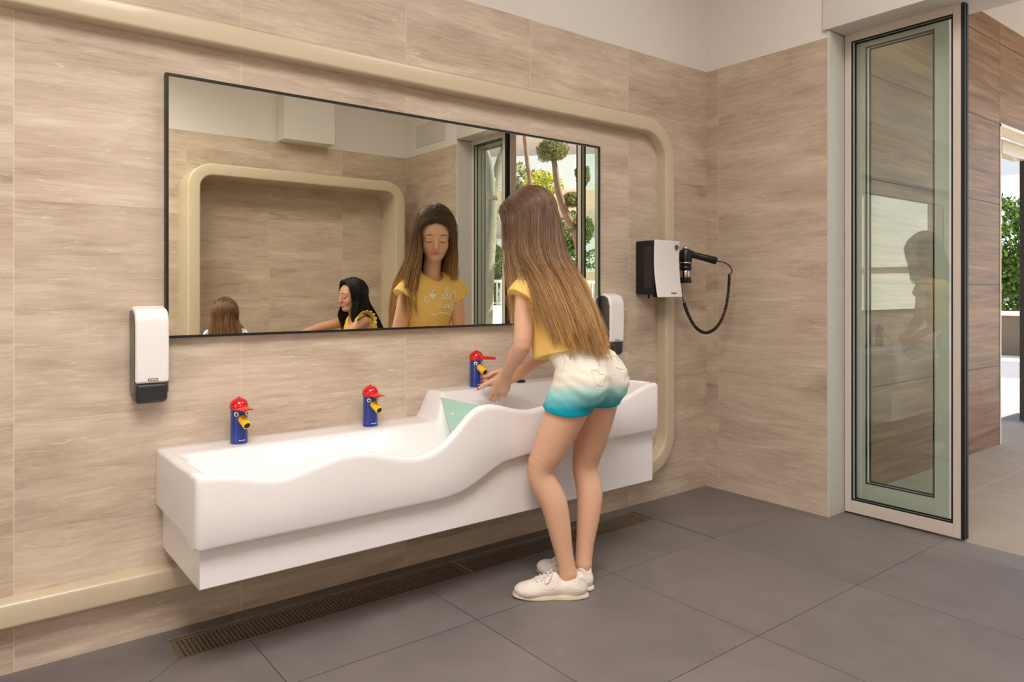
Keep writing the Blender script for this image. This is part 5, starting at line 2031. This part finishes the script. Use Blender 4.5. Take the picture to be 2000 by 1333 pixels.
for sh, el, wr, kc in ((sR, (2.12, -2.36, 0.68), (1.93, -2.44, 0.645), (1.85, -2.47, .63)), (sL, (2.14, -2.72, 0.750), (1.92, -2.66, 0.695), (1.84, -2.63, .68))):
    sh, el, wr, kc = map(np.array, (sh, el, wr, kc))
    S.cap(sh, el, 0.042, 0.034, 0.02); S.cap(el, wr, 0.034, 0.023, 0.012)
    hand(S, wr, kc, (0.1, 1, 0.1), (0, 0, 1), (.07, .078, .072, .058), (.15, .25, .2), .006, 0.0082, (wr + [-.02, .015, 0], wr + [-.045, .035, -.01], wr + [-.07, .04, -.015], wr + [-.09, .04, -.02]), 0.006, 0.019)
for sy in (-1, 1):
    hp_ = pe + [0, sy * 0.085, -0.02]; kn_ = np.array([2.33, -2.56 + sy * 0.12, 0.075]); an_ = np.array([2.72, -2.56 + sy * 0.10, 0.06])
    S.cap(hp_, kn_, 0.085, 0.058, 0.03); S.cap(kn_, an_, 0.056, 0.036, 0.02); S.cap(an_, an_ + [0.12, 0, -0.025], 0.030, 0.020, 0.02)
head(S, HW)
V, Fc = S.surface()
np_mesh('body', V, Fc, M['skin'], wom, WL, skin_tone(V, HW, srgb(206, 158, 128), srgb(200, 90, 84)), relax=2)
brows(V, Fc, HW, wom, WL, M['lash'], M['lash'])
MB().tube([tuple(HW(-0.016, 0.0835, -0.060) - np.array(WL)), tuple(HW(0, 0.0890, -0.0625) - np.array(WL)), tuple(HW(0.016, 0.0835, -0.060) - np.array(WL))], 0.0018, 8).build('teeth', M['eye_white'], wom, smooth=True)
S = SDF((2.20, -2.86, 0.05), (2.80, -2.26, 0.92), 0.006)
S.ell(ch, (0.117, 0.157, 0.145), None, 0.05); S.ell(be, (0.112, 0.137, 0.14), None, 0.05); S.ell(pe, (0.145, 0.175, 0.13), None, 0.05)
S.cap(pe, (2.42, -2.56, 0.20), 0.17, 0.19, 0.05); S.cap(sR + [0, -.03, 0], sL + [0, .03, 0], 0.052, 0.052, 0.03)
S.cap(sR + [-.02, .05, 0], sR + [0.0, .05, .2], 0.045, 0.05, 0.01, 'sub'); S.cap(sL + [0, -.05, 0], sL + [0, -.05, .2], 0.045, 0.05, 0.01, 'sub')
S.cap(HW(0, 0.02, -0.14), HW(0, -0.01, -0.05), 0.065, 0.06, 0.01, 'sub')
S.cut((2.4, -2.56, 0.095), (0, 0, -1))
S.shell(0.007)
V, Fc = S.surface()
DY = np.array(srgb(240, 205, 92)[:3])
dress = np_mesh('dress', V, Fc, M['cloth'], wom, WL, np.tile(DY, (len(V), 1)), relax=2)
for sh, sy in ((sR, 1), (sL, -1)):
    VV, FF = [], []
    n = 110
    for k in range(n):
        a = PI * (k / (n - 1)) * 1.15 - 0.25
        wv = 0.0035 * math.sin(k * 0.50)
        base = np.array([0.058 * math.cos(a), sy * 0.012, 0.058 * math.sin(a)])
        VV.append(tuple(sh + base - np.array(WL)))
        VV.append(tuple(sh + base * 1.35 + np.array([wv, sy * (0.036 + wv), 0.004 + wv]) - np.array(WL)))
    FF = [(2 * k, 2 * k + 1, 2 * k + 3, 2 * k + 2) for k in range(n - 1)]
    rf_ = mesh_obj('shoulder_ruffle', VV, FF, M['ruffle'] if 'ruffle' in M else plain('yellow_ruffle', srgb(244, 212, 110), 0.8), dress, smooth=True)
    sd = rf_.modifiers.new('th', 'SOLIDIFY'); sd.thickness = 0.003
cap_s = SDF((2.15, -2.70, 0.78), (2.46, -2.36, 1.14), 0.005)
cap_s.ell(HW(0, -0.024, 0.038), np.array((0.077, 0.091, 0.081)) * 1.04, HW.R, 0.01)
cap_s.ell(HW(0, 0.085, -0.020), np.array((0.058, 0.088, 0.078)) * 1.04, HW.R, 0.012, 'sub')
cV, cF = cap_s.surface()


def side_guides(HH, ends, front=0.07):
    """guides from left front round the back to right front"""
    g = []
    n = len(ends)
    for i, e in enumerate(ends):
        a = -1 + 2 * i / (n - 1)                      # -1 left front .. 0 back .. 1 right front
        sx = math.sin(a * PI * 0.70) / 1.0
        yy = -math.cos(a * PI * 0.78)
        part = HH(0.002 * a, 0.02 + 0.05 * abs(a) ** 1.5, 0.122 - 0.012 * abs(a) ** 2)
        s1 = HH(0.062 * sx, 0.01 + 0.060 * yy * (0.6 if yy < 0 else 0.9), 0.095)
        s2 = HH(0.092 * sx, -0.010 + (0.098 if yy < 0 else 0.072) * yy, 0.030)
        s3 = HH(0.090 * sx, -0.012 + (0.098 if yy < 0 else 0.060) * yy, -0.045)
        g.append([tuple(part), tuple(s1), tuple(s2), tuple(s3)] + [tuple(q) for q in e])
    return g


endsW = []
for i in range(7):
    a = -1 + 2 * i / 6
    bx = 2.31 + 0.18 * math.cos(a * PI * 0.7) ; by = -2.555 + 0.115 * (1 if a > 0 else -1) * abs(math.sin(a * PI * 0.6))
    if abs(a) > 0.8: bx = 2.262
    endsW.append([(bx, by, 0.85), (bx + 0.035, by * 1.0, 0.76), (bx + 0.09 * (abs(a) < .8), by, 0.66 + 0.06 * (abs(a) > .8))])
gW = side_guides(HW, endsW)
BK = srgb(26, 20, 19)
strands('hair', gW, 4500, 18, 0.0014, (BK, BK, srgb(40, 27, 24)), wom, WL, 11, 0.006, 0.016, (cV, cF, BK), layer=0.02, clump=10, inner=tuple(ch), skull=(HW, (0.085, 0.100, 0.090), (0, -0.022, 0.034)))

# ================================================================== toddler with her back to the mirror
TL = (1.42, -2.53, 0.0)
tod = empty('person', TL)
setp(tod, 'small child with long light brown hair and a blue-dotted white top, seen from behind', 'person')
HT = Frame((1.418, -2.545, 0.868), math.radians(150), math.radians(-12), 0, 0.88)
S = SDF((1.18, -2.88, 0.0), (1.66, -2.34, 1.0), 0.0052)
RT = lambda x, y, z: np.array(TL) + np.array([-0.87 * -x * -1 * -1 if False else 0.87 * -x + 0.5 * y, -0.5 * x * 1.0 * 1.0 - 0.87 * y if False else -0.5 * x - 0.87 * y, z])
pt = RT
S.ell(pt(0, 0, 0.62), (0.078, 0.070, 0.12), None, 0.04); S.ell(pt(0, 0.0, 0.46), (0.078, 0.075, 0.085), None, 0.04)
sh1, sh2 = pt(-0.098, 0, 0.730), pt(0.098, 0, 0.730)
S.cap(sh1, sh2, 0.030, 0.030, 0.03)
S.cap(pt(0, 0, 0.70), HT(0, -0.01, -0.05), 0.032, 0.030, 0.02)
for sh, sx in ((sh1, -1), (sh2, 1)):
    el = pt(sx * 0.12, 0.06, 0.56); wr = pt(sx * 0.06, 0.19, 0.60); kc = pt(sx * 0.05, 0.235, 0.60)
    S.cap(sh, el, 0.029, 0.025, 0.015); S.cap(el, wr, 0.025, 0.017, 0.01)
    hand(S, wr, kc, pt(1, 0, 0) - pt(0, 0, 0), (0, 0, 1), (.034, .038, .036, .029), (.2, .3, .2), .006, 0.0052, (wr, wr + (kc - wr) * .5 + (pt(-sx * .02, 0, 0) - pt(0, 0, 0)), wr + (kc - wr) * .9 + (pt(-sx * .028, 0, 0) - pt(0, 0, 0)), wr + (kc - wr) * 1.2 + (pt(-sx * .03, 0, 0) - pt(0, 0, 0))), 0.005, 0.0125)
    hp_ = pt(sx * 0.042, 0, 0.42); kn_ = pt(sx * 0.048, 0.01, 0.235); an_ = pt(sx * 0.05, -0.005, 0.06)
    S.cap(hp_, kn_, 0.050, 0.036, 0.02); S.cap(kn_, an_, 0.034, 0.023, 0.015); S.cap(an_ - [0, 0, .03], an_ + (pt(0, 0.075, 0) - pt(0, 0, 0)) - [0, 0, 0.04], 0.024, 0.018, 0.015)
head(S, HT)
V, Fc = S.surface()
np_mesh('body', V, Fc, M['skin'], tod, TL, skin_tone(V, HT, srgb(206, 158, 130), srgb(200, 110, 100)), relax=2)
S = SDF((1.18, -2.80, 0.25), (1.66, -2.34, 0.80), 0.0055)
S.ell(pt(0, 0, 0.62), (0.092, 0.085, 0.13), None, 0.04); S.cap(pt(0, 0, .55), pt(0, 0, 0.40), 0.088, 0.115, 0.03)
S.cap(sh1, sh2, 0.042, 0.042, 0.03)
for sh, sx in ((sh1, -1), (sh2, 1)): S.cap(sh, sh + (pt(sx * 0.12, 0.06, 0.56) - sh) * .55, 0.040, 0.042, 0.02)
S.cap(pt(0, 0.01, 0.725), HT(0, -0.01, -0.05), 0.040, 0.045, 0.01, 'sub')
S.cut((1.4, -2.5, 0.32), (0, 0, -1))
S.shell(0.006)
V, Fc = S.surface()
t = NT('dotted_cotton')
v_ = t.node('ShaderNodeTexVoronoi'); v_.inputs['Scale'].default_value = 75
t.link(t.objvec(), v_.inputs['Vector'])
c_ = t.mix(t.math('LESS_THAN', v_.outputs['Distance'], 0.38), srgb(228, 232, 240), srgb(48, 66, 110))
t.link(c_, t.b.inputs['Base Color']); t.b.inputs['Roughness'].default_value = 0.85
np_mesh('dress', V, Fc, t.m, tod, TL, None, relax=2)
cap_s = SDF((1.28, -2.70, 0.72), (1.56, -2.38, 1.0), 0.005)
cap_s.ell(HT(0, -0.024, 0.038), np.array((0.078, 0.091, 0.081)) * .88, HT.R, 0.01)
cap_s.ell(HT(0, 0.085, -0.020), np.array((0.058, 0.088, 0.078)) * .88, HT.R, 0.012, 'sub')
cV, cF = cap_s.surface()
endsT = []
for i in range(7):
    a = -1 + 2 * i / 6
    lx, ly = 0.098 * math.sin(a * PI * 0.6), -0.105 * math.cos(a * PI * 0.62)
    endsT.append([tuple(pt(lx, ly, 0.76)), tuple(pt(lx * 1.05, ly * 1.05, 0.68)), tuple(pt(lx * 1.0, ly * 1.1, 0.585))])
gT = side_guides(HT, endsT)
strands('hair', gT, 4200, 18, 0.0012, (srgb(92, 66, 46), srgb(130, 94, 62), srgb(164, 120, 76)), tod, TL, 13, 0.005, 0.009, (cV, cF, srgb(92, 66, 46)), layer=0.015, clump=10, inner=tuple(pt(0, 0, .6)), skull=(HT, (0.086, 0.099, 0.090), (0, -0.022, 0.034)))
